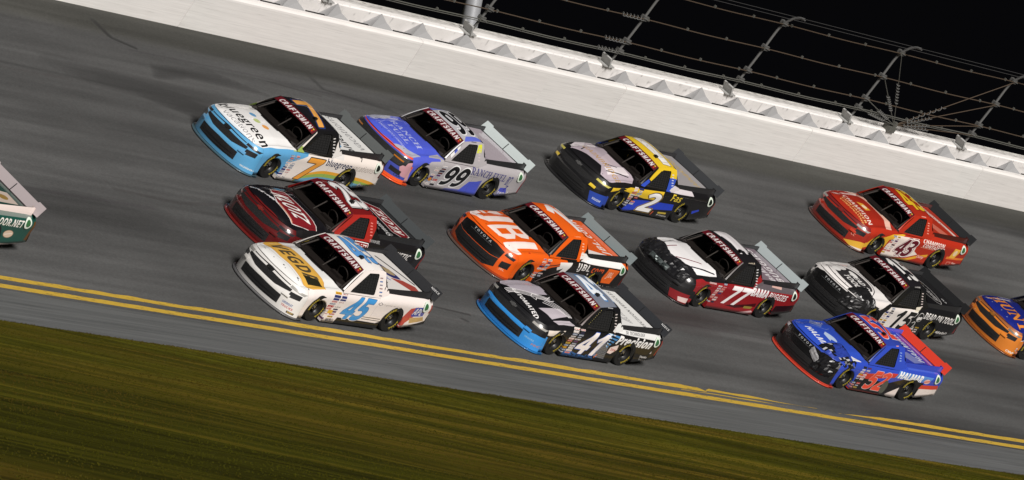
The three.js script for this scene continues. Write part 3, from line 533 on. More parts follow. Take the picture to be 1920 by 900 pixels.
function sheet(paint) {
  const [c, g] = canvas(AW, AH); g.fillStyle = '#222'; g.fillRect(0, 0, AW, AH);
  const R = { sides: [new Reg(g, 'L', 0, 0, 1152, 342), new Reg(g, 'R', 0, 343, 1152, 342)], hood: new Reg(g, 'hood', 0, 688, 482, 440), roof: new Reg(g, 'roof', 482, 688, 232, 364), bed: new Reg(g, 'bed', 715, 688, 436, 460), front: new Reg(g, 'front', 0, 1160, 560, 208) };
  const api = { side: (f) => R.sides.forEach((r) => r.clip(f)) };
  for (const k of ['hood', 'roof', 'bed', 'front']) api[k] = (f) => R[k].clip(f);
  paint(api);
  R.hood.clip((h) => { for (const s of [-1, 1]) h.line([[s * 0.80, 0.85], [s * 0.80, 1.9], [s * 0.74, 2.1]], 'rgba(10,10,12,0.32)', 0.010); for (const [l, x] of [[-0.6, 2.08], [-0.2, 2.16], [0.2, 2.16], [0.6, 2.08]]) h.ell(l, x, 0.014, 0.012, 'rgba(30,30,34,0.7)'); });
  R.sides.forEach((h) => h.clip(() => { h.line([[0.76, 0.83], [0.72, 0.3], [0.74, 0.06]], 'rgba(10,10,12,0.20)', 0.007).line([[-0.62, 0.83], [-0.6, 0.06]], 'rgba(10,10,12,0.20)', 0.007).line([[1.93, 0.05], [1.93, 0.7]], 'rgba(10,10,12,0.3)', 0.008); }));
  seed(31); // grime, rubber and small chips picked up on the day
  for (let i = 0; i < 900; i++) { g.fillStyle = `rgba(30,28,26,${rr(0.03, 0.16)})`; const x = rnd() * AW, y = rnd() * AH; g.fillRect(x, y, rr(1, 4), rr(1, 2)); }
  for (const oy of [0, 344]) for (let i = 0; i < 260; i++) { g.fillStyle = `rgba(28,26,24,${rr(0.02, 0.07)})`; const x = rnd() * AW, y = oy + rr(230, 335); g.fillRect(x, y, rr(8, 60), rr(1, 3)); }
  return canvasTex(c);
}
const pillarText = (r, c, n = 6) => { seed(n * 13); for (let k = 0; k < n; k++) r.line([[-0.475 - 0.018 * k, 1.2 - k * 0.062], [-0.54 - 0.018 * k, 1.2 - k * 0.062 + rr(-0.01, 0.01)]], c, 0.022); };
const roofName = (r, c) => { seed(9); for (let k = 0; k < 9; k++) r.line([[-0.12 - k * 0.024, 1.312], [-0.13 - k * 0.024, 1.32]], c, 0.012); };

// ---------------------------------------------------------------- shared materials and prints
const MAT = {
  black: std(lin(0.012, 0.012, 0.013), 0.45), mesh: std(lin(0.012, 0.012, 0.013), 0.6), plastic: std(lin(0.02, 0.02, 0.022), 0.35), rubber: std(lin(0.014, 0.014, 0.014), 0.75), rim: std(lin(0.02, 0.02, 0.02), 0.35, 0.4), metal: std(lin(0.5, 0.5, 0.5), 0.3, 0.9),
  cage: std(lin(0.10, 0.092, 0.09), 0.5), dark: std(lin(0.010, 0.010, 0.011), 0.9), inside: std(lin(0.042, 0.036, 0.035), 0.6), net: std(lin(0.010, 0.010, 0.010), 0.9), netBack: std(lin(0.005, 0.005, 0.005), 0.9),
  glass: new THREE.MeshPhysicalMaterial({ color: lin(0.6, 0.58, 0.56), roughness: 0.06, transmission: 1, thickness: 0, ior: 1.5, side: THREE.DoubleSide }),
  vent: std(lin(0.01, 0.01, 0.012), 0.6), seat: std(lin(0.07, 0.062, 0.06), 0.6), fuelGreen: std(lin(0.035, 0.14, 0.05), 0.5), fuelDark: std(lin(0.006, 0.012, 0.008), 0.5), fuelRing: std(lin(0.72, 0.80, 0.70), 0.5),
  lamp: std(lin(0.35, 0.34, 0.32), 0.25), lampDark: std(lin(0.03, 0.03, 0.035), 0.2), emblem: std(lin(0.03, 0.03, 0.03), 0.3, 0.4), emblemGrey: std(lin(0.16, 0.16, 0.16), 0.3, 0.5),
};
{ // honeycomb relief for the grilles
  const t = noiseTex(64, 64, (x, y) => { const u = x / 16, v = y / 16, w = (Math.floor(v) % 2) * 0.5, a = Math.abs(((u + w) % 1) - 0.5), b = Math.abs((v % 1) - 0.5), k = Math.max(a, b) > 0.36 ? 220 : 20; return [k, k, k]; }, false);
  t.repeat.set(14, 2.2); MAT.mesh.bumpMap = t; MAT.mesh.bumpScale = 0.006;
}
const printMat = (c, more = {}) => new THREE.MeshPhysicalMaterial({ map: canvasTex(c), roughness: 0.4, clearcoat: 0.6, clearcoatRoughness: 0.12, side: THREE.DoubleSide, ...more });
{ // windshield banner
  const [c, g] = canvas(1024, 160); g.fillStyle = 'rgb(92,20,30)'; g.fillRect(0, 0, 1024, 160); g.fillStyle = 'rgba(40,6,12,0.35)'; g.fillRect(0, 146, 1024, 14);
  const r = new Reg(g, 'x', 0, 0, 1024, 160); r.P = (a, b) => [a * S, b * S];
  'CRAFTSMAN'.split('').forEach((ch, i) => r.txt(ch, (132 + i * 94) / S, 80 / S, 68 / S, 100 / S, 'rgb(204,198,198)', { skew: 0.14, extra: 0.025 }));
  g.fillStyle = 'rgb(190,60,20)'; g.fillRect(950, 84, 26, 40); g.fillStyle = 'rgb(205,190,70)'; g.fillRect(946, 40, 34, 26);
  MAT.banner = printMat(c);
}
{ // truck maker's grille with its lettering
  const [c, g] = canvas(512, 128); g.fillStyle = 'rgb(17,17,18)'; g.fillRect(0, 0, 512, 128);
  for (let y = 44; y < 128; y += 13) { g.fillStyle = 'rgb(10,10,11)'; g.fillRect(0, y, 512, 6); }
  const r = new Reg(g, 'x', 0, 0, 512, 128); r.P = (a, b) => [a * S, b * S];
  'TOYOTA'.split('').forEach((ch, i) => r.txt(ch, (158 + i * 39) / S, 26 / S, 27 / S, 23 / S, 'rgb(168,170,172)'));
  g.fillStyle = 'rgb(96,98,100)'; g.fillRect(112, 50, 280, 3);
  MAT.toyota = printMat(c, { clearcoat: 0.3 });
}
{ // tyre sidewall lettering
  const [c, g] = canvas(512, 512); g.fillStyle = 'rgb(24,24,24)'; g.fillRect(0, 0, 512, 512); g.translate(256, 256); g.fillStyle = 'rgb(186,166,44)'; g.font = 'bold 44px sans-serif'; g.textAlign = 'center';
  const arc = (s, a0, st) => s.split('').forEach((ch, i) => { g.save(); g.rotate(a0 + i * st); g.fillText(ch, 0, -196); g.restore(); });
  arc('GOODYEAR', -0.63, 0.18); arc('EAGLE', Math.PI - 0.44, 0.22);
  g.strokeStyle = 'rgb(186,166,44)'; g.lineWidth = 16; g.beginPath(); g.arc(0, 0, 188, -2.25, -0.9); g.stroke(); g.beginPath(); g.arc(0, 0, 188, 0.95, 2.2); g.stroke();
  MAT.sidewall = new THREE.MeshStandardMaterial({ map: canvasTex(c), roughness: 0.7, side: THREE.DoubleSide });
}
const paintMat = (color, rough = 0.35) => new THREE.MeshPhysicalMaterial({ color, roughness: rough, clearcoat: 0.7, clearcoatRoughness: 0.1, side: THREE.DoubleSide });

// ---------------------------------------------------------------- assembling a truck
let truckNo = 0;
function truck(o) {
  const t = thing('race_truck', o.label, 'race truck'), [p, q, hd] = o.pose, a = hd * Math.PI / 180, c = Math.cos(a), s = Math.sin(a);
  t.position.copy(at(p, q, 0.0));
  t.quaternion.setFromRotationMatrix(new THREE.Matrix4().makeBasis(DP.clone().multiplyScalar(-c).addScaledVector(DQ, -s), DN, DP.clone().multiplyScalar(-s).addScaledVector(DQ, c)));
  const skin = new THREE.MeshPhysicalMaterial({ map: sheet(o.paint), roughness: o.rough ?? 0.42, metalness: 0, clearcoat: o.coat ?? 0.9, clearcoatRoughness: 0.05, side: THREE.DoubleSide });
  const col = (k, d) => (o[k] ? paintMat(new THREE.Color(o[k])) : d);
  mesh('side_panel', G.sideL, skin, t); mesh('side_panel', G.sideR, skin, t);
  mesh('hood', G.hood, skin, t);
  const fascia = mesh('front_bumper', G.fascia, skin, t), F = G[o.make];
  mesh('splitter', G.splitter, col('splitter', MAT.plastic), t);
  if (o.make === 'chevy') { mesh('grille_slot', F.slot, MAT.plastic, fascia); mesh('emblem', G.bowtie, o.emblem ?? MAT.emblem, fascia); for (const k of [1, -1]) mesh('bumper_pad', F.badge(k), col('pad', skin === 0 ? 0 : paintMat(new THREE.Color(o.base))), fascia); }
  mesh('upper_grille', F.upper, o.make === 'toyota' ? MAT.toyota : MAT.mesh, fascia);
  const lg = mesh('lower_grille', F.lower, MAT.mesh, fascia); mesh('grille_slat', G.slats, MAT.plastic, lg);
  for (const k of [1, -1]) { mesh('headlight', F.light(k), o.lampMat ?? MAT.lamp, fascia); mesh('fog_pocket', F.pocket(k), MAT.plastic, fascia); }
  const ws = mesh('windshield', G.glass, MAT.glass, t); mesh('windshield_banner', G.banner, MAT.banner, ws);
  const tm = col('trim', MAT.plastic); for (const g of G.pillarTrim) mesh('windshield_trim', g, tm, ws);
  mesh('cowl_vent', G.vent, MAT.vent, t);
  mesh('roof', G.roof, skin, t); mesh('cab_side', G.cabL, skin, t); mesh('cab_side', G.cabR, skin, t);
  const wn = mesh('side_window', G.netL, MAT.netBack, t); mesh('window_net', G.net, MAT.net, wn); mesh('side_window', G.netR, MAT.netBack, t);
  mesh('rear_window', G.backWin, MAT.plastic, t);
  mesh('bed_cover', G.cover, skin, t); mesh('bed_gap_shade', G.gap, MAT.black, t); mesh('bed_rail', G.railL, col('rail', MAT.plastic), t); mesh('bed_rail', G.railR, col('rail', MAT.plastic), t);
  mesh('tailgate', mergeGeometries([G.tail, G.tailTop]), col('tail', MAT.black), t); mesh('rear_bumper', G.bumper, MAT.black, t);
  const sp = mesh('spoiler', G.spoiler, o.spoilerMat ?? std(new THREE.Color(o.spoiler), 0.5), t); mesh('spoiler_brace', G.brace, MAT.plastic, sp);
  if (o.plate) mesh('spoiler_lettering', o.plate, o.plateMat, sp);
  const fc = mesh('fuel_cap', G.capRing, MAT.fuelRing, t); mesh('cap_cover', G.cap, o.darkCap ? MAT.fuelDark : MAT.fuelGreen, fc);
  if (o.pod !== false) mesh('roof_camera', G.pod, MAT.black, t);
  mesh('chassis', G.chassis, MAT.dark, t); mesh('dashboard', G.dash, MAT.inside, t); mesh('seat', G.seat, MAT.seat, t); mesh('steering_wheel', G.wheelRing, MAT.inside, t); mesh('roll_cage', G.cage, MAT.cage, t);
  truckNo++;
  [[FA, -1], [-FA, -1], [FA, 1], [-FA, 1]].forEach(([x, sd], i) => {
    const w = new THREE.Group(); w.name = 'wheel'; w.position.set(x, WR, sd * 0.835); w.rotation.y = (sd < 0 ? Math.PI : 0) + (x > 0 ? 0.05 : 0); t.add(w);
    mesh('tyre', G.tyre, MAT.rubber, w); const sw = mesh('tyre_lettering', G.wall, MAT.sidewall, w); sw.rotation.z = (truckNo * 1.7 + i * 2.1) % 6.28 * 0.0 + 0.75 + ((truckNo * 7 + i * 3) % 5) * 0.12;
    mesh('rim', mergeGeometries([G.rim.toNonIndexed(), G.spokes]), o.rim ?? MAT.rim, w).rotation.z = truckNo + i; mesh('hub', G.hub, MAT.metal, w);
  });
  for (const [n, g, m, label] of o.damage ?? []) { const d = mesh(n, g, m, t); if (label) d.userData.label = label; }
  return t;
}
function plate(s) { // small lettering on the near end of the spoiler
  const [c, g] = canvas(192, 48); g.fillStyle = 'rgb(40,41,44)'; g.fillRect(0, 0, 192, 48); const r = new Reg(g, 'x', 0, 0, 192, 48); r.P = (a, b) => [a * S, b * S]; r.txt(s, 96 / S, 24 / S, 170 / S, 34 / S, 'rgb(205,205,205)');
  return printMat(c, { clearcoat: 0 });
}
const plateGeo = (() => { const g = new THREE.PlaneGeometry(0.30, 0.07); g.translate(0, 0, 0); g.applyMatrix4(new THREE.Matrix4().makeBasis(new THREE.Vector3(0, 0, -1), new THREE.Vector3(-0.52, 0.854, 0), new THREE.Vector3(0.854, 0.52, 0)).setPosition(-2.515 - 0.52 * 0.2 + 0.004, 0.935 + 0.854 * 0.2 + 0.003, -0.76)); return g; })();

// ---------------------------------------------------------------- the thirteen trucks
const WHITE = rgb(238, 234, 230), BLK = rgb(20, 20, 22);

truck({ // white and light blue, orange 7
  label: 'white and light blue race truck with an orange 7, frontmost of the upper row', pose: [5.71, 75.28, 0.83], make: 'chevy', base: rgb(95, 160, 205), splitter: rgb(62, 84, 92), spoiler: rgb(92, 96, 96), darkCap: true, lampMat: MAT.lampDark, trim: rgb(30, 30, 30), tail: rgb(230, 226, 220),
  paint(A) {
    A.side((r) => {
      r.fill(rgb(238, 228, 220));
      r.poly([[2.1, 0], [1.06, 0], [1.02, 0.3], [0.85, 0.52], [0.3, 0.74], [0.3, 0.84], [0.8, 0.86], [2.1, 0.9]], rgb(95, 165, 212)).poly([[2.1, 0.735], [1.5, 0.76], [0.9, 0.81], [0.9, 1], [2.1, 1]], rgb(240, 238, 236));
      r.poly([[0.88, 0.78], [0.5, 0.80], [0.6, 0.93], [0.7, 0.93]], rgb(160, 185, 95));
      r.poly([[0.62, 0.88], [0.2, 1.25], [0.25, 1.42], [-0.8, 1.42], [-0.66, 1.1], [-0.6, 0.79], [0.5, 0.815], [0.66, 0.9]], BLK).poly([[-0.66, 1.42], [-0.7, 1.1], [-0.56, 0.8], [-1, 0.8], [-1.2, 1.4]], rgb(222, 218, 214));
      r.curve([[0.38, 0.18], [-0.25, 0.44], [-0.9, 0.475], [-2.7, 0.40], [-2.7, 0.1], [0.4, 0.05]], null, 0, rgb(232, 168, 50)); r.curve([[0.34, 0.16], [-0.25, 0.36], [-0.9, 0.40], [-2.7, 0.32], [-2.7, 0.05], [0.4, 0.02]], null, 0, rgb(150, 178, 84)); r.curve([[0.3, 0.12], [-0.2, 0.26], [-0.9, 0.31], [-2.7, 0.25], [-2.7, 0], [0.4, 0]], null, 0, rgb(104, 160, 190));
      r.num('7', 0.06, 0.43, 0.56, 0.58, rgb(232, 158, 62), [[BLK, 0.03]], { skew: 0.55 });
      r.txt('bluegreen', -0.92, 0.66, 0.94, 0.23, rgb(30, 42, 78), { skew: 0.1 }).txt('vacations', -1.84, 0.68, 0.86, 0.16, rgb(176, 164, 156), { thin: true, skew: 0.1 });
      r.txt('Green', -2.2, 0.24, 0.4, 0.12, WHITE, { skew: 0.3, font: 'serif', lines: [[rgb(60, 70, 80), 0.008]] });
      r.stickers(0.94, 0.56, 0.1, 0.72, 0.22, 7); r.txt('7', -1.7, 0.87, 0.09, 0.07, BLK); pillarText(r, rgb(225, 222, 220), 8);
      r.poly([[-2.6, 0.5], [-2.7, 0.5], [-2.7, 0.9], [-2.62, 0.9]], rgb(90, 30, 30));
    });
    A.hood((r) => { r.fill(rgb(243, 242, 241)); r.poly([[-1, 2.5], [-1, 2.17], [-0.8, 2.21], [0, 2.24], [0.8, 2.21], [1, 2.17], [1, 2.5]], rgb(225, 232, 238)); r.txt('bluegreen', 0.0, 1.86, 1.68, 0.40, BLK).txt('vacations', 0.12, 2.13, 1.16, 0.16, rgb(150, 150, 154), { thin: true }); r.ell(-0.3, 1.32, 0.09, 0.1, rgb(108, 165, 210)).ell(-0.04, 1.42, 0.09, 0.1, rgb(190, 205, 130)).ell(0.2, 1.34, 0.09, 0.1, rgb(240, 170, 95)); });
    A.roof((r) => { r.fill(rgb(24, 24, 30)); r.poly([[0.3, -0.8], [0.12, -0.8], [0.10, 0.8], [0.3, 0.8]], rgb(20, 20, 24)); r.num('7', -0.2, 0.02, 0.55, 1.05, rgb(236, 170, 85), [[rgb(40, 70, 140), 0.05], [rgb(20, 26, 50), 0.03]], { skew: 0.1 }); });
    A.bed((r) => { r.fill(rgb(240, 240, 238)); r.txt('bluegreen', 0.05, -1.42, 1.5, 0.42, rgb(26, 28, 34)).txt('vacations', -0.1, -1.95, 1.4, 0.30, rgb(150, 150, 152), { thin: true }); r.ell(0.55, -1.0, 0.1, 0.12, rgb(108, 165, 210)).ell(0.25, -0.92, 0.1, 0.1, rgb(160, 185, 105)); });
    A.front((r) => { r.fill(rgb(95, 168, 214)); r.poly([[-1.2, 0.73], [1.2, 0.73], [1.2, 0.9], [-1.2, 0.9]], WHITE); r.txt('vacations', 0.9, 0.15, 0.22, 0.05, WHITE); });
  },
});

truck({ // blue and silver 99
  label: 'blue and silver race truck with a black 99 and pale spoiler', pose: [12.53, 76.28, 0.5], make: 'ford', base: rgb(80, 92, 205), splitter: rgb(226, 84, 34), spoiler: rgb(196, 206, 206), pod: false, lampMat: std(new THREE.Color(rgb(176, 106, 24)), 0.3), trim: rgb(225, 225, 228), tail: rgb(160, 155, 160),
  paint(A) {
    A.side((r) => {
      r.fill(rgb(178, 173, 176));
      r.poly([[2.1, 0], [1.7, 0], [1.62, 0.5], [1.25, 0.72], [0.9, 0.76], [0.95, 0.9], [2.1, 0.9]], rgb(84, 96, 208)).poly([[2.1, 0.56], [1.86, 0.5], [1.86, 0.3], [2.1, 0.3]], rgb(236, 96, 60)).poly([[2.1, 0.5], [1.9, 0.46], [1.78, 0.1], [2.1, 0.1]], rgb(210, 165, 165));
      r.poly([[1.05, 0], [0.6, 0], [0.2, 0.12], [-0.5, 0.16], [-0.75, 0.42], [-1.0, 0.5], [-1.05, 0], [0.5, 0]], rgb(94, 98, 175)).poly([[-0.3, 0.1], [-0.55, 0.4], [-0.95, 0.46], [-1, 0.1]], rgb(74, 88, 200)).poly([[-1.8, 0], [-1.85, 0.4], [-2.1, 0.42], [-2.3, 0.1]], rgb(78, 84, 190));
      r.poly([[0.56, 0.89], [0.28, 1.15], [0.34, 1.24], [0.62, 0.98]], rgb(240, 240, 242)).poly([[0.45, 1.0], [0.36, 1.08], [0.43, 1.15], [0.51, 1.07]], rgb(80, 96, 190)).poly([[-0.42, 1.28], [-0.58, 1.3], [-0.6, 1.12], [-0.42, 1.1]], rgb(220, 225, 70));
      r.num('99', 0.06, 0.46, 0.86, 0.53, rgb(20, 20, 24), [[rgb(236, 236, 236), 0.035]], { skew: 0.35 });
      r.txt('RANCH FUEL', -1.13, 0.68, 1.44, 0.19, rgb(62, 62, 122), { font: 'serif', rot: 0.02 }).txt('B7', -2.02, 0.62, 0.2, 0.24, rgb(52, 56, 122), { font: 'serif' }).txt('7', -2.06, 0.42, 0.12, 0.14, rgb(52, 56, 122), { skew: 0.3 });
      r.txt('tenda', -2.1, 0.26, 0.5, 0.13, WHITE, { skew: 0.2 }); r.txt('energy batch', -0.55, 0.545, 0.4, 0.03, rgb(120, 120, 128));
      r.stickers(1.0, 0.55, 0.12, 0.7, 0.22, 99); r.ell(0.98, 0.28, 0.07, 0.05, rgb(200, 130, 40)); roofName(r, rgb(30, 30, 50)); pillarText(r, rgb(205, 190, 195), 5);
      r.poly([[-2.6, 0.3], [-2.7, 0.3], [-2.7, 0.9], [-2.64, 0.8]], rgb(130, 40, 45));
    });
    A.hood((r) => {
      r.fill(rgb(80, 96, 214));
      r.curve([[-1, 2.0], [-0.7, 2.05], [-0.6, 1.7], [-0.75, 1.2], [-1, 1.1], [-1, 1.3], [-0.85, 1.6], [-1, 1.7]], null, 0, rgb(170, 172, 190)); r.curve([[0.35, 2.3], [0.62, 2.0], [0.8, 1.7], [0.95, 1.6], [0.95, 1.9], [0.7, 2.3]], null, 0, rgb(168, 170, 186)); r.poly([[0.72, 0.9], [0.8, 1.3], [1, 1.5], [1, 0.7]], rgb(168, 166, 176));
      r.poly([[-1, 2.3], [0, 2.285], [0.5, 2.24], [1, 2.0], [1, 2.5], [-1, 2.5]], rgb(236, 84, 60));
      r.txt('RANCH', 0.04, 1.5, 1.15, 0.19, rgb(178, 184, 230), { font: 'serif' }).txt('FUEL', 0.06, 1.78, 0.78, 0.17, rgb(178, 184, 230), { font: 'serif' }).line([[-0.55, 1.96], [0.5, 1.96]], rgb(150, 160, 226), 0.012).txt('ENERGY BATCH COMPANY', 0.1, 2.06, 1.0, 0.075, rgb(180, 186, 232));
    });
    A.roof((r) => { r.fill(rgb(186, 186, 192)); r.poly([[0.3, -0.8], [0.3, -0.56], [-0.2, -0.62], [-0.7, -0.64], [-0.7, -0.8]], rgb(88, 104, 200)).poly([[0.0, 0.52], [-0.4, 0.5], [-0.7, 0.6], [-0.7, 0.8], [0.3, 0.8]], rgb(98, 112, 214)); r.num('99', -0.24, -0.05, 0.66, 0.96, rgb(22, 22, 26), [[rgb(240, 240, 242), 0.035]], { skew: 0.0 }); });
    A.bed((r) => { r.fill(rgb(182, 172, 180)); r.poly([[0.9, -0.7], [-0.9, -0.7], [-0.9, -1.0], [0.9, -1.1]], rgb(170, 160, 170)); });
    A.front((r) => { r.fill(rgb(66, 78, 170)); r.poly([[-1.2, 0.68], [0.6, 0.68], [1.2, 0.64], [1.2, 0.9], [-1.2, 0.9]], rgb(226, 80, 58)).poly([[-1.2, 0.66], [1.2, 0.64], [1.2, 0.40], [-1.2, 0.40]], rgb(24, 24, 28)).poly([[-1.2, 0.12], [1.2, 0.12], [1.2, 0], [-1.2, 0]], rgb(236, 96, 40)).poly([[0.86, 0.40], [0.9, 0.3], [0.95, 0.2], [1.2, 0.15], [1.2, 0.6], [0.95, 0.6]], rgb(200, 150, 158)); r.stickers; r.txt('CAR', 0.9, 0.17, 0.12, 0.04, rgb(30, 30, 30)); });
  },
});

truck({ // dark red and black 25
  label: 'dark red and black race truck with white 25 roof, half hidden behind the white truck', pose: [3.41, 71.6, -1.75], make: 'chevy', base: rgb(92, 18, 20), splitter: rgb(108, 30, 28), spoiler: rgb(74, 78, 80), lampMat: MAT.lampDark, trim: rgb(130, 30, 28), emblem: std(new THREE.Color(rgb(120, 40, 36)), 0.3),
  paint(A) {
    A.side((r) => {
      r.fill(rgb(22, 20, 22)); r.poly([[2.1, 0], [1.3, 0], [1.3, 0.55], [2.1, 0.62]], rgb(92, 18, 20));
      r.poly([[0.72, 0.88], [0.2, 1.42], [-0.9, 1.42], [-0.72, 1.14], [-0.6, 0.80], [0.7, 0.8]], rgb(168, 40, 34));
      r.poly([[-0.1, 0.77], [-0.56, 0.77], [-0.56, 0.57], [-0.1, 0.57]], rgb(128, 30, 34), WHITE, 0.018).txt('KLOTZ', -0.33, 0.67, 0.36, 0.13, WHITE, { skew: 0.2 });
      r.txt('SYNTHETIC', -1.65, 0.66, 1.0, 0.16, WHITE, { skew: 0.25, rot: 0.05 }).txt('THORSPORT', -0.75, 0.84, 0.36, 0.06, rgb(170, 170, 170)); r.txt('25', 0.0, 0.45, 0.7, 0.5, WHITE, { skew: 0.3, lines: [[rgb(150, 34, 32), 0.03]] });
      r.txt('OIL', -2.05, 0.3, 0.2, 0.08, WHITE); pillarText(r, rgb(236, 140, 130), 5); r.poly([[-2.58, 0.3], [-2.7, 0.3], [-2.7, 0.9], [-2.62, 0.7]], rgb(130, 40, 35));
      r.stickers(1.0, 0.6, 0.12, 0.6, 0.2, 25);
    });
    A.hood((r) => {
      r.fill(rgb(17, 15, 20)); r.poly([[-1, 2.24], [0, 2.27], [1, 2.2], [1, 2.5], [-1, 2.5]], rgb(112, 24, 24));
      r.poly([[-0.58, 1.63], [-0.5, 1.22], [0.72, 1.18], [0.95, 1.34], [0.68, 1.95], [0.0, 1.9]], rgb(124, 26, 34), WHITE, 0.02); r.txt('KLOTZ', 0.12, 1.54, 0.95, 0.42, WHITE, { skew: 0.5, lines: [[rgb(60, 12, 18), 0.012]] });
      seed(25); for (let k = 0; k < 16; k++) { const l = -0.78 + k * 0.05, x = 2.06 - k * 0.012; r.poly([[l, x], [l + rr(0.03, 0.09), x - rr(0.02, 0.1)], [l + rr(0.06, 0.1), x + rr(0, 0.05)]], rgb(225, 222, 226)); }
      r.line([[0.0, 1.86], [0.64, 1.92]], rgb(210, 150, 120), 0.03);
    });
    A.roof((r) => { r.fill(rgb(116, 22, 24)); r.num('25', -0.24, -0.05, 0.66, 0.96, rgb(240, 238, 238), [[rgb(20, 16, 18), 0.06], [rgb(240, 238, 238), 0.035], [rgb(20, 16, 18), 0.022]], { skew: 0.0 }); });
    A.bed((r) => { r.fill(rgb(20, 18, 20)); r.poly([[-0.7, -1.7], [-0.5, -2.15], [0.6, -2.2], [0.74, -1.9], [0.5, -1.65]], rgb(124, 26, 34), WHITE, 0.02).txt('KLOTZ', 0.05, -1.92, 0.95, 0.3, WHITE, { skew: 0.35 }); r.txt('Synthetic', 0.3, -1.4, 0.9, 0.26, rgb(225, 225, 225), { font: 'serif', skew: 0.3 }); });
    A.front((r) => { r.fill(rgb(92, 18, 20)); r.poly([[-1.2, 0.73], [1.2, 0.73], [1.2, 0.9], [-1.2, 0.9]], rgb(100, 20, 24)); r.txt('25', -0.86, 0.56, 0.1, 0.05, WHITE); });
  },
});

truck({ // white 45
  label: 'white race truck with a blue 45 running along the yellow line', pose: [1.24, 69.13, 1.38], make: 'chevy', base: rgb(226, 224, 220), splitter: rgb(78, 78, 80), spoiler: rgb(46, 47, 50), trim: rgb(236, 232, 228), tail: rgb(60, 56, 54), plate: plateGeo, plateMat: plate('NIECE'),
  paint(A) {
    A.side((r) => {
      r.fill(rgb(242, 232, 227)); r.poly([[0.52, 0.2], [0.42, 0.20], [-0.9, 0.19], [-1.05, 0.25], [-1.05, 0], [0.6, 0]], rgb(20, 19, 20)).line([[-0.35, 0.3], [-1.0, 0.3]], BLK, 0.014).line([[-0.35, 0.25], [-1.05, 0.25]], BLK, 0.014);
      r.num('45', 0.0, 0.47, 0.84, 0.56, rgb(64, 150, 216), [[WHITE, 0.03], [rgb(30, 50, 90), 0.018]], { skew: 0.5 });
      r.poly([[-0.62, 0.68], [-0.7, 0.72], [-0.78, 0.68], [-0.7, 0.645]], null, rgb(40, 40, 44), 0.01).txt('Together we drive', -1.15, 0.67, 0.66, 0.055, rgb(160, 150, 146), { thin: true });
      r.poly([[-1.62, 0.12], [-1.86, 0.68], [-2.1, 0.74], [-2.16, 0.5], [-1.95, 0.3], [-1.9, 0.14]], rgb(196, 78, 70)).poly([[-2.0, 0.72], [-2.42, 0.76], [-2.46, 0.52], [-2.04, 0.47]], rgb(80, 90, 170)).txt('APL', -2.2, 0.62, 0.32, 0.18, WHITE, { lines: [[rgb(50, 60, 150), 0.02]], skew: 0.2 });
      r.poly([[-1.75, 0.12], [-2.75, 0.1], [-2.75, 0.42], [-2.3, 0.3]], rgb(30, 26, 28)).poly([[-2.02, 0.44], [-2.5, 0.5], [-2.6, 0.4], [-2.1, 0.3]], rgb(196, 164, 110)).line([[-1.8, 0.2], [-2.5, 0.27]], WHITE, 0.018).poly([[-2.6, 0.6], [-2.75, 0.6], [-2.75, 0.8], [-2.6, 0.8]], rgb(150, 60, 50));
      r.stickers(1.02, 0.52, 0.1, 0.8, 0.24, 45); r.poly([[0.97, 0.36], [0.8, 0.36], [0.8, 0.27], [0.97, 0.27]], rgb(226, 178, 60)); r.txt('MOBIL', 0.74, 0.11, 0.3, 0.08, rgb(60, 56, 60));
      seed(4); for (let k = 0; k < 6; k++) r.line([[-0.46 - k * 0.02, 1.2 - k * 0.07], [-0.55 - k * 0.02, 1.2 - k * 0.07]], ['rgb(150,120,120)', 'rgb(70,110,170)', 'rgb(120,120,140)'][k % 3], 0.024);
      r.poly([[-0.7, 1.0], [-0.76, 1.1], [-0.72, 0.96]], rgb(60, 60, 64));
    });
    A.hood((r) => {
      r.fill(rgb(238, 238, 236)); const B = [[-0.83, 1.86], [-0.95, 1.38], [-0.62, 1.24], [0.66, 1.27], [0.78, 1.36], [0.99, 1.34], [0.99, 1.44], [0.8, 1.9], [0.72, 1.98], [0.1, 1.92], [-0.2, 1.96]];
      r.poly(B, rgb(226, 176, 78), rgb(206, 150, 70), 0.018); r.txt('VEGDA', -0.02, 1.6, 1.42, 0.40, rgb(84, 72, 52), { skew: 0.12, extra: 0.01 }); r.poly([[0.45, 1.82], [0.62, 1.42], [0.8, 1.42], [0.72, 1.84]], rgb(36, 36, 24));
      r.ell(-0.55, 2.1, 0.02, 0.012, BLK).ell(0.1, 2.12, 0.025, 0.018, rgb(70, 60, 50)).ell(0.55, 2.06, 0.03, 0.02, BLK).ell(0.84, 1.9, 0.025, 0.015, rgb(80, 76, 70)); r.line([[-0.6, 2.02], [-0.2, 2.04], [0.1, 1.99], [0.45, 2.03], [0.7, 1.99]], rgb(186, 180, 172), 0.012);
    });
    A.roof((r) => { r.fill(rgb(242, 238, 234)); r.num('45', -0.24, -0.05, 0.66, 0.96, rgb(92, 156, 220), [[rgb(74, 84, 100), 0.03]], { skew: -0.12 }); r.line([[-0.18, -0.5], [-0.2, 0.5]], rgb(140, 170, 210), 0.012); });
    A.bed((r) => { r.fill(rgb(240, 236, 232)); r.curve([[-0.6, -1.3], [-0.3, -1.25], [0.1, -1.4], [0.4, -1.9], [0.1, -1.95], [-0.3, -1.7]], null, 0, rgb(50, 52, 110)); r.curve([[-0.3, -1.5], [0.05, -1.5], [0.2, -1.9], [-0.1, -1.85]], null, 0, rgb(176, 156, 120)); r.txt('APL', 0.1, -1.35, 0.5, 0.2, rgb(80, 88, 180), { skew: 0.3 }); r.poly([[0.25, -1.5], [0.72, -1.9], [0.74, -2.2], [0.5, -2.25], [0.3, -1.95]], rgb(176, 76, 66), WHITE, 0.02); r.line([[-0.6, -1.9], [-0.1, -2.1], [0.4, -2.3]], rgb(60, 60, 66), 0.06); });
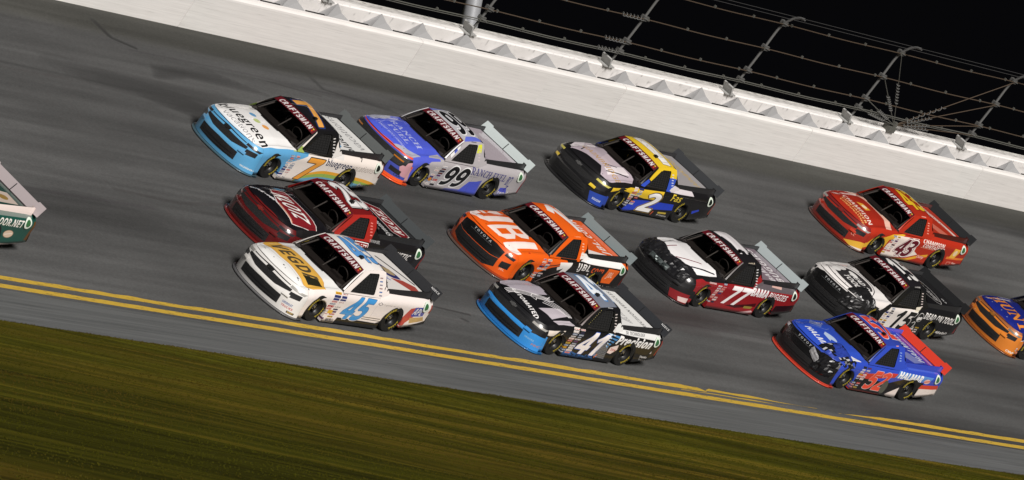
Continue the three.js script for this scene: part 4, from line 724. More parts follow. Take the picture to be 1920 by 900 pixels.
    A.front((r) => { r.fill(rgb(232, 230, 227)); r.txt('CHEVROLET', 0.80, 0.27, 0.2, 0.055, rgb(60, 80, 140)); r.txt('TRUCKS', 0.82, 0.19, 0.22, 0.05, rgb(190, 90, 90)); r.poly([[0.86, 0.13], [0.97, 0.13], [0.97, 0.08], [0.86, 0.08]], rgb(60, 50, 40)); r.txt('MP', 0.92, 0.105, 0.08, 0.035, rgb(220, 190, 120)); });
  },
});

truck({ // orange 1
  label: 'orange race truck with giant white letters on its hood', pose: [12.72, 72.48, 1.54], make: 'toyota', base: rgb(238, 98, 22), splitter: rgb(84, 72, 66), spoiler: rgb(126, 136, 138), lampMat: MAT.lampDark, trim: rgb(60, 60, 62), pod: false,
  paint(A) {
    A.side((r) => {
      r.fill(rgb(24, 22, 22)); r.poly([[2.1, 0], [0.98, 0], [0.98, 0.35], [0.5, 0.55], [-0.1, 0.72], [0.0, 0.8], [0.4, 1], [2.1, 1]], rgb(238, 98, 22)); r.line([[0.85, 0.55], [0.4, 0.63], [0.1, 0.7]], rgb(30, 26, 24), 0.025);
      r.poly([[0.78, 0.86], [0.2, 1.42], [-0.9, 1.42], [-0.7, 1.1], [-0.5, 0.8], [0.3, 0.8]], rgb(238, 98, 22)).poly([[-0.52, 1.0], [-0.72, 1.0], [-0.9, 0.9], [-0.5, 0.86]], WHITE); r.poly([[0.68, 0.85], [0.1, 1.36], [0.2, 1.42], [0.9, 0.9]], rgb(40, 40, 42)); r.poly([[0.3, 0.79], [-0.4, 0.79], [-0.4, 0.835], [0.3, 0.83]], BLK);
      r.num('1', 0.12, 0.45, 0.46, 0.56, WHITE, [[BLK, 0.02]], { skew: 0.55 }); r.poly([[0.24, 0.72], [-0.28, 0.75], [-0.2, 0.6], [0.2, 0.58]], WHITE);
      r.poly([[-0.55, 0.82], [-0.75, 0.93], [-2.3, 0.93], [-2.5, 0.86], [-2.4, 0.79], [-0.9, 0.8]], rgb(248, 244, 242)); r.poly([[-2.3, 0.92], [-2.72, 0.92], [-2.72, 0.75], [-2.5, 0.84]], rgb(236, 98, 28));
      r.txt('!JBL', -0.78, 0.665, 0.52, 0.22, WHITE).txt('.', -1.06, 0.53, 0.05, 0.05, WHITE).txt('com', -1.37, 0.66, 0.5, 0.15, rgb(226, 86, 24));
      r.poly([[-1.78, 0.77], [-2.28, 0.75], [-2.18, 0.36], [-1.7, 0.36]], rgb(240, 104, 26)).txt('JBL', -1.98, 0.58, 0.26, 0.2, rgb(248, 200, 180)).txt('SiriusXM', -2.05, 0.24, 0.56, 0.1, WHITE, { skew: 0.2 });
      r.stickers(0.98, 0.58, 0.2, 0.76, 0.25, 111); pillarText(r, rgb(250, 200, 170), 5); r.txt('Toyota', -0.2, 1.325, 0.28, 0.03, rgb(250, 180, 140)); r.poly([[-2.6, 0.3], [-2.75, 0.3], [-2.75, 0.7], [-2.65, 0.7]], rgb(120, 30, 24));
    });
    A.hood((r) => {
      r.fill(rgb(238, 98, 22)); const w = rgb(250, 232, 226);
      r.poly([[-0.86, 1.0], [-0.66, 0.96], [-0.68, 1.3], [-0.76, 1.5], [-0.84, 1.3]], w).poly([[-0.86, 1.58], [-0.7, 1.55], [-0.7, 1.68], [-0.86, 1.7]], w);
      r.poly([[-0.52, 0.95], [-0.28, 0.95], [-0.28, 1.98], [-0.42, 2.14], [-0.78, 2.14], [-0.9, 2.0], [-0.9, 1.76], [-0.72, 1.76], [-0.72, 1.92], [-0.52, 1.92]], w);
      r.poly([[-0.14, 0.97], [0.24, 1.0], [0.38, 1.12], [0.36, 1.4], [0.24, 1.52], [0.4, 1.68], [0.4, 2.0], [0.26, 2.15], [-0.14, 2.18]], w).poly([[0.0, 1.14], [0.2, 1.14], [0.2, 1.42], [0.0, 1.42]], rgb(238, 98, 22)).poly([[0.0, 1.64], [0.22, 1.64], [0.22, 2.0], [0.0, 2.0]], rgb(238, 98, 22));
      r.poly([[0.5, 1.02], [0.7, 1.04], [0.7, 1.86], [0.86, 1.82], [1.0, 1.9], [0.9, 2.2], [0.5, 2.2]], w); r.poly([[0.95, 1.4], [0.8, 1.5], [1, 1.7]], rgb(200, 60, 20));
    });
    A.roof((r) => { r.fill(rgb(240, 102, 26)); r.num('1', -0.24, -0.05, 0.40, 1.05, rgb(250, 242, 240), [], { skew: -0.25 }); r.poly([[-0.42, -0.45], [-0.6, -0.45], [-0.5, 0.2]], rgb(250, 236, 230)).poly([[-0.58, -0.75], [-0.75, -0.8], [-0.75, -0.3]], WHITE); });
    A.bed((r) => { r.fill(rgb(238, 100, 32)); r.poly([[0.9, -0.7], [0.5, -0.7], [0.7, -1.9], [0.9, -1.7]], rgb(250, 240, 236)).poly([[-0.9, -0.7], [-0.5, -0.7], [-0.3, -1.3], [-0.9, -2.2]], rgb(250, 240, 236)); r.txt('JBL.com', 0.0, -1.9, 1.35, 0.36, rgb(250, 236, 230), { skew: 0.1 }); });
    A.front((r) => { r.fill(rgb(236, 94, 22)); r.poly([[-1.2, 0.1], [1.2, 0.1], [1.2, 0], [-1.2, 0]], rgb(180, 64, 18)); r.txt('JBL', 0.86, 0.24, 0.1, 0.07, rgb(240, 180, 160)); r.txt('JBL', -0.86, 0.3, 0.1, 0.06, rgb(250, 220, 210)); });
  },
});

truck({ // black 41
  label: 'black race truck with a bright blue bumper and white 41, lowest of the middle group', pose: [10.6, 69.33, 0.41], make: 'chevy', base: rgb(50, 140, 214), splitter: rgb(38, 104, 160), spoiler: rgb(46, 48, 52), trim: rgb(110, 98, 96), coat: 0.45, plate: plateGeo, plateMat: plate('NIECE'), emblem: MAT.emblemGrey,
  paint(A) {
    A.side((r) => {
      r.fill(rgb(20, 20, 23)); r.poly([[2.1, 0.5], [1.86, 0.46], [1.78, 0], [2.1, 0]], rgb(50, 144, 220)).poly([[1.04, 0], [0.9, 0.25], [0.35, 0.14], [-0.3, 0.1], [-0.3, 0]], rgb(36, 90, 150));
      seed(41); for (let k = 0; k < 40; k++) { const x = rr(-0.4, 0.75), y = rr(0.05, 0.2); r.line([[x, y], [x - rr(0.02, 0.08), y + rr(-0.03, 0.03)]], ['rgb(50,110,180)', 'rgb(20,22,30)'][k % 2], 0.022); }
      r.poly([[1.97, 0.62], [1.3, 0.69], [1.42, 0.56], [1.8, 0.5], [1.99, 0.52]], rgb(232, 220, 208));
      r.num('41', 0.07, 0.46, 0.86, 0.58, rgb(246, 238, 234), [[rgb(60, 100, 190), 0.025]], { skew: 0.5 });
      for (let i = 0; i < 8; i++) for (let j = 0; j < 9; j++) r.ell(-0.3 - i * 0.055 + j * 0.01, 0.17 + j * 0.045 - i * 0.004, 0.02, 0.014, null, rgb(190, 192, 196), 0.008);
      for (let k = 0; k < 5; k++) r.poly([[-0.36 - k * 0.035, 0.79 - k * 0.075], [-0.86 + k * 0.06, 0.77 - k * 0.075], [-0.84 + k * 0.06, 0.715 - k * 0.075]], rgb(74, 140, 196)).poly([[-0.36 - k * 0.035, 0.79 - k * 0.075], [-0.56, 0.785 - k * 0.075], [-0.54, 0.745 - k * 0.075]], rgb(210, 228, 240));
      r.txt('Precision', -1.54, 0.685, 1.4, 0.235, rgb(248, 246, 244), { skew: 0.25, extra: 0.014 });
      r.poly([[-0.52, 0.84], [-0.66, 1.02], [-0.75, 1.05], [-0.9, 0.98], [-2.45, 0.98], [-2.6, 0.84], [-2.3, 0.80]], rgb(226, 226, 224)).txt('SR  TECHNOLOGY', -1.45, 0.868, 0.8, 0.055, rgb(90, 90, 92), { skew: 0.2 });
      r.poly([[-0.72, 0.45], [-0.98, 0.55], [-1.02, 0.42], [-0.86, 0.28], [-0.7, 0.3]], rgb(236, 214, 206)).txt('Tire', -0.87, 0.4, 0.2, 0.07, rgb(170, 60, 60)); r.line([[-0.32, 0.13], [-0.38, 0.21]], rgb(226, 110, 40), 0.03);
      r.txt('Thanks', -2.2, 0.33, 0.3, 0.06, rgb(225, 222, 220), { skew: 0.1 }).txt('Trench', -2.22, 0.25, 0.3, 0.05, rgb(225, 222, 220)).txt('A', -2.4, 0.47, 0.07, 0.07, rgb(225, 215, 210)).poly([[-2.6, 0.4], [-2.75, 0.4], [-2.75, 0.8], [-2.62, 0.8]], rgb(140, 50, 40));
      r.stickers(1.0, 0.5, 0.12, 0.8, 0.25, 41); pillarText(r, rgb(215, 205, 200), 8); roofName(r, rgb(220, 220, 220)); seed(3); for (let k = 0; k < 9; k++) r.ell(0.5 - k * 0.045, 0.92 + k * 0.04, 0.008, 0.008, rgb(220, 205, 120));
    });
    A.hood((r) => {
      r.fill(rgb(20, 20, 23)); const s = rgb(190, 182, 190), w = rgb(240, 236, 238);
      r.poly([[-0.9, 2.15], [-1, 1.9], [-0.95, 1.0], [-0.6, 0.9], [-0.2, 0.95], [-0.15, 1.5], [-0.4, 2.1]], rgb(182, 174, 184)).poly([[0.35, 1.9], [0.35, 1.1], [0.6, 1.05], [0.7, 1.7]], s).poly([[0.74, 1.7], [0.72, 1.05], [0.85, 0.95], [0.96, 1.5]], rgb(194, 186, 194));  // silver-mauve areas are floodlight glare painted onto the black hood
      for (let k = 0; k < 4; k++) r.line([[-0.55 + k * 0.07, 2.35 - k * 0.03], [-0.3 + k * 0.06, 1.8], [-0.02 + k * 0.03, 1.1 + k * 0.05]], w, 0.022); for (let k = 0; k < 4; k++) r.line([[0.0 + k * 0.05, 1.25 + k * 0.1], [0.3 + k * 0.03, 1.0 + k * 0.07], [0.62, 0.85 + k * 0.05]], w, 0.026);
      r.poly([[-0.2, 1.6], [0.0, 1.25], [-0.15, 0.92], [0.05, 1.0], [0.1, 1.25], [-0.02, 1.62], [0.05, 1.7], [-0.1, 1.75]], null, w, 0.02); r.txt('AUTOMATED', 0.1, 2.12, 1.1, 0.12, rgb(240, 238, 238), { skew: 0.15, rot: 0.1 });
    });
    A.roof((r) => { r.fill(rgb(40, 40, 48)); r.poly([[0.3, -0.8], [-0.5, -0.8], [-0.5, 0.8], [0.3, 0.8]], rgb(120, 126, 140)); r.num('41', -0.24, -0.05, 0.66, 0.96, rgb(240, 246, 252), [[rgb(74, 132, 190), 0.04]], { skew: -0.1 }); });  // grey field is floodlight glare painted onto the dark roof
    A.bed((r) => { r.fill(rgb(238, 238, 236)); r.txt('PRECISION VEHICLES', 0.02, -2.0, 1.5, 0.16, rgb(120, 120, 120)); r.txt('HOLDINGS', 0.25, -1.5, 0.7, 0.14, rgb(170, 170, 170)); r.curve([[0.2, -1.0], [0.5, -1.2], [0.62, -1.6], [0.4, -1.4]], null, 0, rgb(200, 200, 200)); });
    A.front((r) => { r.fill(rgb(22, 22, 25)); r.poly([[-1.2, 0.47], [-0.4, 0.455], [0.4, 0.455], [0.7, 0.44], [1.2, 0.40], [1.2, 0], [-1.2, 0]], rgb(54, 146, 222)); r.txt('TRUCKS', 0.80, 0.26, 0.2, 0.04, rgb(150, 190, 220)); r.txt('PRO', 0.95, 0.17, 0.12, 0.05, rgb(190, 120, 110)); });
  },
});

truck({ // yellow-roofed 2
  label: 'black race truck with yellow roof, blue skirts and white 2', pose: [21.75, 77.05, -0.16], make: 'chevy', base: rgb(24, 24, 26), splitter: rgb(28, 28, 30), spoiler: rgb(58, 60, 63), trim: rgb(26, 26, 26), darkCap: true, emblem: MAT.emblemGrey, lampMat: std(new THREE.Color(rgb(196, 186, 92)), 0.3), pad: rgb(222, 190, 50),
  paint(A) {
    A.side((r) => {
      r.fill(rgb(21, 20, 22)); r.poly([[1.86, 0.62], [1.3, 0.68], [1.15, 0.72], [-0.35, 0.77], [-0.28, 0.62], [-0.1, 0.52], [0.4, 0.5], [0.98, 0.54], [1.05, 0.4], [1.1, 0.58], [1.5, 0.62], [1.9, 0.5]], rgb(230, 192, 46));
      r.poly([[2.1, 0.42], [1.85, 0.36], [1.78, 0], [2.1, 0]], rgb(40, 70, 170)).poly([[1.05, 0.1], [0.75, 0.42], [0.2, 0.46], [-0.95, 0.5], [-1.02, 0.33], [0.3, 0.2], [0.95, 0.05]], rgb(36, 66, 196)).poly([[-1.85, 0.42], [-2.1, 0.5], [-2.15, 0.46], [-1.9, 0.34]], rgb(40, 66, 190));
      r.poly([[0.8, 0.82], [0.5, 1.0], [0.42, 0.94], [0.6, 0.8]], rgb(52, 84, 200)).poly([[0.48, 1.0], [0.2, 1.28], [0.15, 1.42], [-0.9, 1.42], [-0.7, 1.1], [-0.4, 1.1], [-0.4, 1.24], [0.05, 1.24], [0.38, 0.96]], rgb(232, 196, 44)).poly([[-0.4, 1.12], [-0.7, 1.12], [-0.6, 0.8], [-0.36, 0.8]], rgb(52, 84, 190)); pillarText(r, rgb(220, 222, 232), 6);
      r.poly([[-0.5, 0.84], [-0.68, 0.97], [-0.9, 0.93], [-1.5, 0.92], [-1.6, 0.82], [-0.6, 0.8]], rgb(214, 206, 210));
      r.num('2', 0.05, 0.43, 0.60, 0.55, rgb(246, 244, 242), [[rgb(190, 150, 60), 0.045], [BLK, 0.03]], { skew: 0.45 }); r.txt('Fas', -0.92, 0.68, 0.42, 0.2, rgb(228, 200, 60), { skew: 0.15 });
      r.poly([[-0.5, 0.22], [-0.85, 0.24], [-0.85, 0.19], [-0.5, 0.17]], rgb(190, 165, 60)).txt('IT FINISH', -0.7, 0.13, 0.42, 0.04, rgb(220, 218, 215)).line([[-0.24, 0.1], [-0.29, 0.2]], rgb(226, 90, 40), 0.03);
      r.stickers(1.0, 0.55, 0.2, 0.76, 0.25, 22); r.line([[-1.65, 0.13], [-2.2, 0.14]], rgb(170, 165, 160), 0.03).txt('GNC', -2.5, 0.26, 0.1, 0.05, rgb(190, 190, 190)).poly([[-2.6, 0.4], [-2.75, 0.4], [-2.75, 0.75], [-2.64, 0.75]], rgb(150, 60, 40));
    });
    A.hood((r) => {
      r.fill(rgb(22, 21, 24)); r.poly([[-0.54, 2.22], [-0.62, 1.6], [-0.9, 1.3], [-0.92, 1.05], [-0.4, 0.85], [0.7, 0.9], [0.95, 1.2], [0.85, 2.0], [0.6, 2.16], [0.3, 1.88], [-0.2, 1.98]], rgb(192, 178, 188)).poly([[-0.9, 1.25], [-0.62, 1.62], [-0.56, 2.18], [-0.7, 2.05], [-0.95, 1.5]], rgb(226, 216, 222)).poly([[-0.3, 1.0], [0.25, 0.95], [0.3, 1.75], [0.05, 1.8]], rgb(206, 190, 198)).poly([[0.3, 1.0], [0.6, 1.0], [0.62, 1.9], [0.36, 1.82]], rgb(238, 228, 232));  // pale mauve areas: floodlight glare painted into the hood colour
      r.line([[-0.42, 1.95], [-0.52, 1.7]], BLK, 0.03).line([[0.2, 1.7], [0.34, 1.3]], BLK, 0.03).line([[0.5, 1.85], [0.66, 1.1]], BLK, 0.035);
      r.txt('GAINBRIDGE', 0.15, 1.66, 1.5, 0.2, rgb(196, 152, 78), { thin: true });
    });
    A.roof((r) => { r.fill(rgb(234, 198, 46)); r.poly([[-0.05, -0.62], [-0.42, -0.66], [-0.42, 0.6], [-0.1, 0.56]], rgb(240, 234, 226), rgb(40, 36, 30), 0.015); r.num('2', -0.25, 0, 0.26, 0.9, rgb(250, 248, 246), [[rgb(170, 160, 140), 0.02]], { skew: 0 }); });  // white panel paints in the glare on the yellow roof
    A.bed((r) => { r.fill(rgb(176, 172, 174)); r.txt('GAINBRIDGE', 0.08, -1.95, 1.4, 0.24, rgb(204, 176, 120)); });
    A.front((r) => { r.fill(rgb(23, 23, 25)); r.poly([[0.7, 0.3], [1.2, 0.4], [1.2, 0], [0.8, 0]], rgb(40, 72, 170)).txt('ROUSH', 0.9, 0.17, 0.14, 0.06, rgb(220, 220, 225)); r.poly([[-0.95, 0.52], [-0.8, 0.5], [-0.8, 0.44], [-0.95, 0.46]], rgb(220, 190, 60)); });
  },
});

{ // dark red 77, nose torn off
  const torn = crumple((u, v) => { const l = lerp(-0.84, 0.8, u); if (v > 0.5) { const k = (v - 0.5) * 2, x = lipX(l) - k * (0.30 + 0.12 * Math.sin(u * 9)); return [x, hoodY(l, x) - 0.01, -l]; } const y = lerp(0.46, 0.71, v * 2); return face(l, y, 0.0); }, 30, 11, 0.07, 771);
  const bits = crumple((u, v) => face(lerp(-0.35, 0.3, u), lerp(0.5, 0.62, v), 0.05), 16, 5, 0.06, 775);
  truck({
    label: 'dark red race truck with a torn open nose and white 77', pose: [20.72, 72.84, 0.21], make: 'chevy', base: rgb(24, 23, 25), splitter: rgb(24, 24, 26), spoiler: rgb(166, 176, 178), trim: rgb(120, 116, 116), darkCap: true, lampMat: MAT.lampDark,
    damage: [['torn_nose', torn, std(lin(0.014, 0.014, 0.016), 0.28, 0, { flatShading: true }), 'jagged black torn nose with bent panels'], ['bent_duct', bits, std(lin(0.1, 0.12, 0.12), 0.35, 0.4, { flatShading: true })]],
    paint(A) {
      A.side((r) => {
        r.fill(rgb(150, 30, 36)); r.poly([[2.1, 0.85], [1.55, 0.72], [1.2, 0.74], [0.4, 0.78], [-0.5, 0.79], [-0.6, 1], [2.1, 1]], rgb(24, 23, 25)).poly([[2.1, 0.45], [1.8, 0.42], [1.7, 0.2], [2.1, 0.25]], rgb(24, 23, 25)); r.poly([[1.95, 0.66], [1.4, 0.72], [1.1, 0.70], [1.2, 0.62], [1.6, 0.58]], rgb(140, 36, 36));
        r.poly([[0.3, 0.2], [-0.6, 0.32], [-0.98, 0.4], [-1, 0.3], [-0.2, 0.17]], rgb(70, 14, 20)).poly([[-1.85, 0.42], [-2.7, 0.52], [-2.7, 0.2], [-1.8, 0.2]], rgb(40, 14, 22)).poly([[-0.3, 0.05], [-0.95, 0.18], [-1.02, 0.14], [-0.6, 0.04]], rgb(230, 190, 190));
        r.poly([[0.72, 0.82], [0.66, 0.9], [0.2, 1.42], [-0.9, 1.42], [-0.7, 1.1], [-0.4, 0.8]], rgb(26, 25, 27)); r.poly([[-0.52, 0.82], [-0.9, 0.99], [-2.45, 0.99], [-2.5, 0.8], [-0.7, 0.785]], rgb(96, 88, 92)).poly([[-1.3, 0.88], [-1.75, 0.86], [-1.8, 0.92], [-1.4, 0.94]], rgb(210, 170, 160));
        r.num('77', 0.0, 0.5, 0.86, 0.5, rgb(250, 246, 246), [], { skew: 0.5 }); r.txt('BAMA', -0.88, 0.69, 0.7, 0.21, rgb(248, 244, 244), { extra: 0.014, skew: 0.08 }).txt('BUGGIES', -1.70, 0.675, 0.84, 0.175, rgb(248, 244, 244), { skew: 0.08, rot: 0.03 });
        r.poly([[-0.55, 0.27], [-0.9, 0.29], [-0.88, 0.22], [-0.55, 0.2]], rgb(150, 130, 60)); r.stickers(0.98, 0.6, 0.2, 0.78, 0.3, 77); pillarText(r, rgb(226, 224, 224), 8); r.txt('BUICK', -0.2, 1.325, 0.3, 0.035, rgb(230, 215, 190)); r.txt('GOODYEAR', 1.25, 0.72, 0.3, 0.03, WHITE); r.poly([[-2.6, 0.2], [-2.75, 0.2], [-2.75, 0.6], [-2.66, 0.6]], rgb(110, 50, 40));
      });
      A.hood((r) => {
        r.fill(rgb(26, 24, 27)); r.poly([[-0.62, 2.28], [-0.9, 1.6], [-0.9, 1.1], [-0.5, 0.85], [0.5, 0.85], [0.76, 1.0], [0.8, 1.6], [0.7, 2.1], [0.2, 2.1]], rgb(252, 250, 251)).line([[-0.5, 2.1], [-0.72, 1.2]], BLK, 0.025).line([[-0.36, 2.0], [-0.4, 1.5]], rgb(120, 30, 50), 0.03).line([[0.1, 2.05], [0.36, 1.3]], rgb(120, 30, 44), 0.035).line([[0.45, 2.0], [0.68, 1.05]], rgb(26, 24, 34), 0.05);  // white area is reflected floodlight glare, painted onto the dark hood
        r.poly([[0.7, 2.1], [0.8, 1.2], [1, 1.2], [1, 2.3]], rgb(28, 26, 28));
      });
      A.roof((r) => { r.fill(rgb(28, 26, 29)); r.poly([[0.06, -0.62], [-0.5, -0.7], [-0.42, 0.3], [-0.1, 0.2]], rgb(232, 226, 230)).num('77', -0.2, -0.1, 0.5, 0.9, rgb(244, 240, 242), [], { skew: 0 }); });  // pale patch paints in the floodlight glare on the roof
      A.bed((r) => { r.fill(rgb(138, 122, 132)); r.txt('BAMA', 0.35, -1.5, 0.7, 0.24, rgb(236, 230, 234)).txt('BUGGIES', 0.0, -1.9, 1.4, 0.34, rgb(240, 236, 238)); r.poly([[-0.9, -0.7], [-0.5, -0.7], [-0.9, -1.8]], rgb(180, 160, 170)); });
      A.front((r) => { r.fill(rgb(25, 24, 26)); r.poly([[0.62, 0.24], [1.2, 0.34], [1.2, 0], [0.7, 0]], rgb(140, 30, 36)).poly([[0.86, 0.16], [1.2, 0.28], [1.2, 0.1], [0.9, 0.06]], rgb(225, 200, 195)); r.txt('77', -0.86, 0.42, 0.1, 0.06, WHITE); });
    },
  });
}

truck({ // red-orange 43
  label: 'red-orange race truck with a white door, maroon 43 and black spoiler', pose: [34.53, 77.39, -3.0], make: 'chevy', base: rgb(190, 54, 30), splitter: rgb(70, 34, 28), spoiler: rgb(38, 40, 42), trim: rgb(176, 50, 30), emblem: std(new THREE.Color(rgb(130, 40, 36)), 0.3), pod: false, tail: rgb(180, 50, 30), rail: rgb(70, 24, 22),
  paint(A) {
    A.side((r) => {
      r.fill(rgb(180, 46, 25)); r.poly([[2.1, 0.3], [1.86, 0.32], [1.7, 0.5], [1.3, 0.58], [0.95, 0.72], [0.35, 0.80], [0.5, 0.7], [1.0, 0.55], [1.05, 0.3], [1.8, 0.2], [2.1, 0.1]], rgb(232, 180, 50));
      r.poly([[1.02, 0.05], [0.98, 0.4], [0.78, 0.72], [-0.3, 0.76], [-0.34, 0.4], [-0.55, 0.32], [-0.1, 0.16], [0.7, 0.06]], rgb(240, 226, 216)); r.poly([[0.9, 0.02], [-0.12, 0.13], [-0.6, 0.3], [-1, 0.4], [-1, 0.32], [-0.62, 0.22], [-0.2, 0.07]], rgb(232, 170, 50)); r.poly([[-1.85, 0.48], [-2.72, 0.52], [-2.72, 0.46], [-1.85, 0.4]], rgb(236, 130, 50)).poly([[-2.0, 0.76], [-2.32, 0.75], [-2.2, 0.46], [-1.96, 0.46]], rgb(240, 186, 70)).ell(-2.12, 0.62, 0.08, 0.09, rgb(248, 220, 180));
      r.num('43', 0.1, 0.44, 0.72, 0.52, rgb(96, 20, 34), [[rgb(96, 20, 34), 0.05], [rgb(246, 238, 232), 0.035]], { skew: 0.45 }); r.ell(-0.08, 0.55, 0.07, 0.05, rgb(240, 232, 226));
      r.txt('CHAMPION', -0.98, 0.75, 0.98, 0.105, rgb(248, 240, 232), { skew: 0.15 }).txt('CONTAINER', -1.06, 0.632, 1.0, 0.105, rgb(248, 240, 232), { skew: 0.15 }).line([[-0.5, 0.56], [-1.1, 0.565]], rgb(230, 180, 150), 0.012);
      r.txt('Champ', -0.72, 0.27, 0.3, 0.12, rgb(250, 200, 190), { skew: 0.2, lines: [[rgb(190, 70, 40), 0.01]] }); r.poly([[-2.0, 0.32], [-2.16, 0.34], [-2.14, 0.24], [-2.0, 0.24]], null, rgb(250, 170, 150), 0.015).txt('Fleet', -2.32, 0.32, 0.18, 0.06, rgb(250, 220, 210), { skew: 0.2 });
      r.stickers(0.92, 0.55, 0.14, 0.72, 0.22, 43); pillarText(r, rgb(240, 170, 150), 5); roofName(r, rgb(240, 220, 210));
    });
    A.hood((r) => { r.fill(rgb(168, 42, 25)); r.poly([[-0.95, 1.0], [-0.4, 0.8], [0.5, 0.85], [1, 1.1], [1, 1.35], [0.5, 1.1], [-0.4, 1.05], [-0.85, 1.3]], rgb(236, 190, 170)); r.poly([[-0.2, 1.62], [-0.12, 1.4], [0.18, 1.38], [0.2, 1.6]], rgb(232, 170, 60)).ell(0.03, 1.5, 0.09, 0.08, rgb(246, 220, 190)); r.txt('CHAMPION', 0.12, 1.84, 1.25, 0.15, rgb(232, 214, 204)).txt('CONTAINER', 0.15, 2.0, 1.12, 0.09, rgb(236, 196, 130)).txt('CORPORATION', 0.2, 2.13, 1.1, 0.06, rgb(236, 186, 110)); });
    A.roof((r) => { r.fill(rgb(172, 44, 26)); r.num('43', -0.24, -0.05, 0.66, 0.96, rgb(232, 190, 44), [[rgb(60, 20, 16), 0.025]], { skew: 0 }); });
    A.bed((r) => { r.fill(rgb(190, 54, 32)); r.poly([[-0.8, -1.85], [0.74, -2.05], [0.74, -2.2], [-0.8, -2.02]], rgb(240, 222, 214)).txt('CHAMPION CONTAINER', 0, -2.02, 1.4, 0.09, rgb(190, 60, 50)); r.poly([[0.1, -1.1], [0.7, -1.3], [0.7, -1.75], [0.2, -1.5]], rgb(222, 120, 100)); });
    A.front((r) => { r.fill(rgb(164, 44, 28)); r.poly([[-1.2, 0.73], [1.2, 0.73], [1.2, 0.62], [-1.2, 0.64]], rgb(130, 34, 36)); r.poly([[0.6, 0.1], [0.95, 0.28], [1.2, 0.3], [1.2, 0.14], [0.8, 0.05]], rgb(232, 180, 60)).poly([[0.8, 0.05], [1.2, 0.16], [1.2, 0], [0.9, 0]], rgb(236, 220, 210)); r.txt('CC', 0.74, 0.36, 0.1, 0.07, rgb(240, 170, 150)); });
  },
});

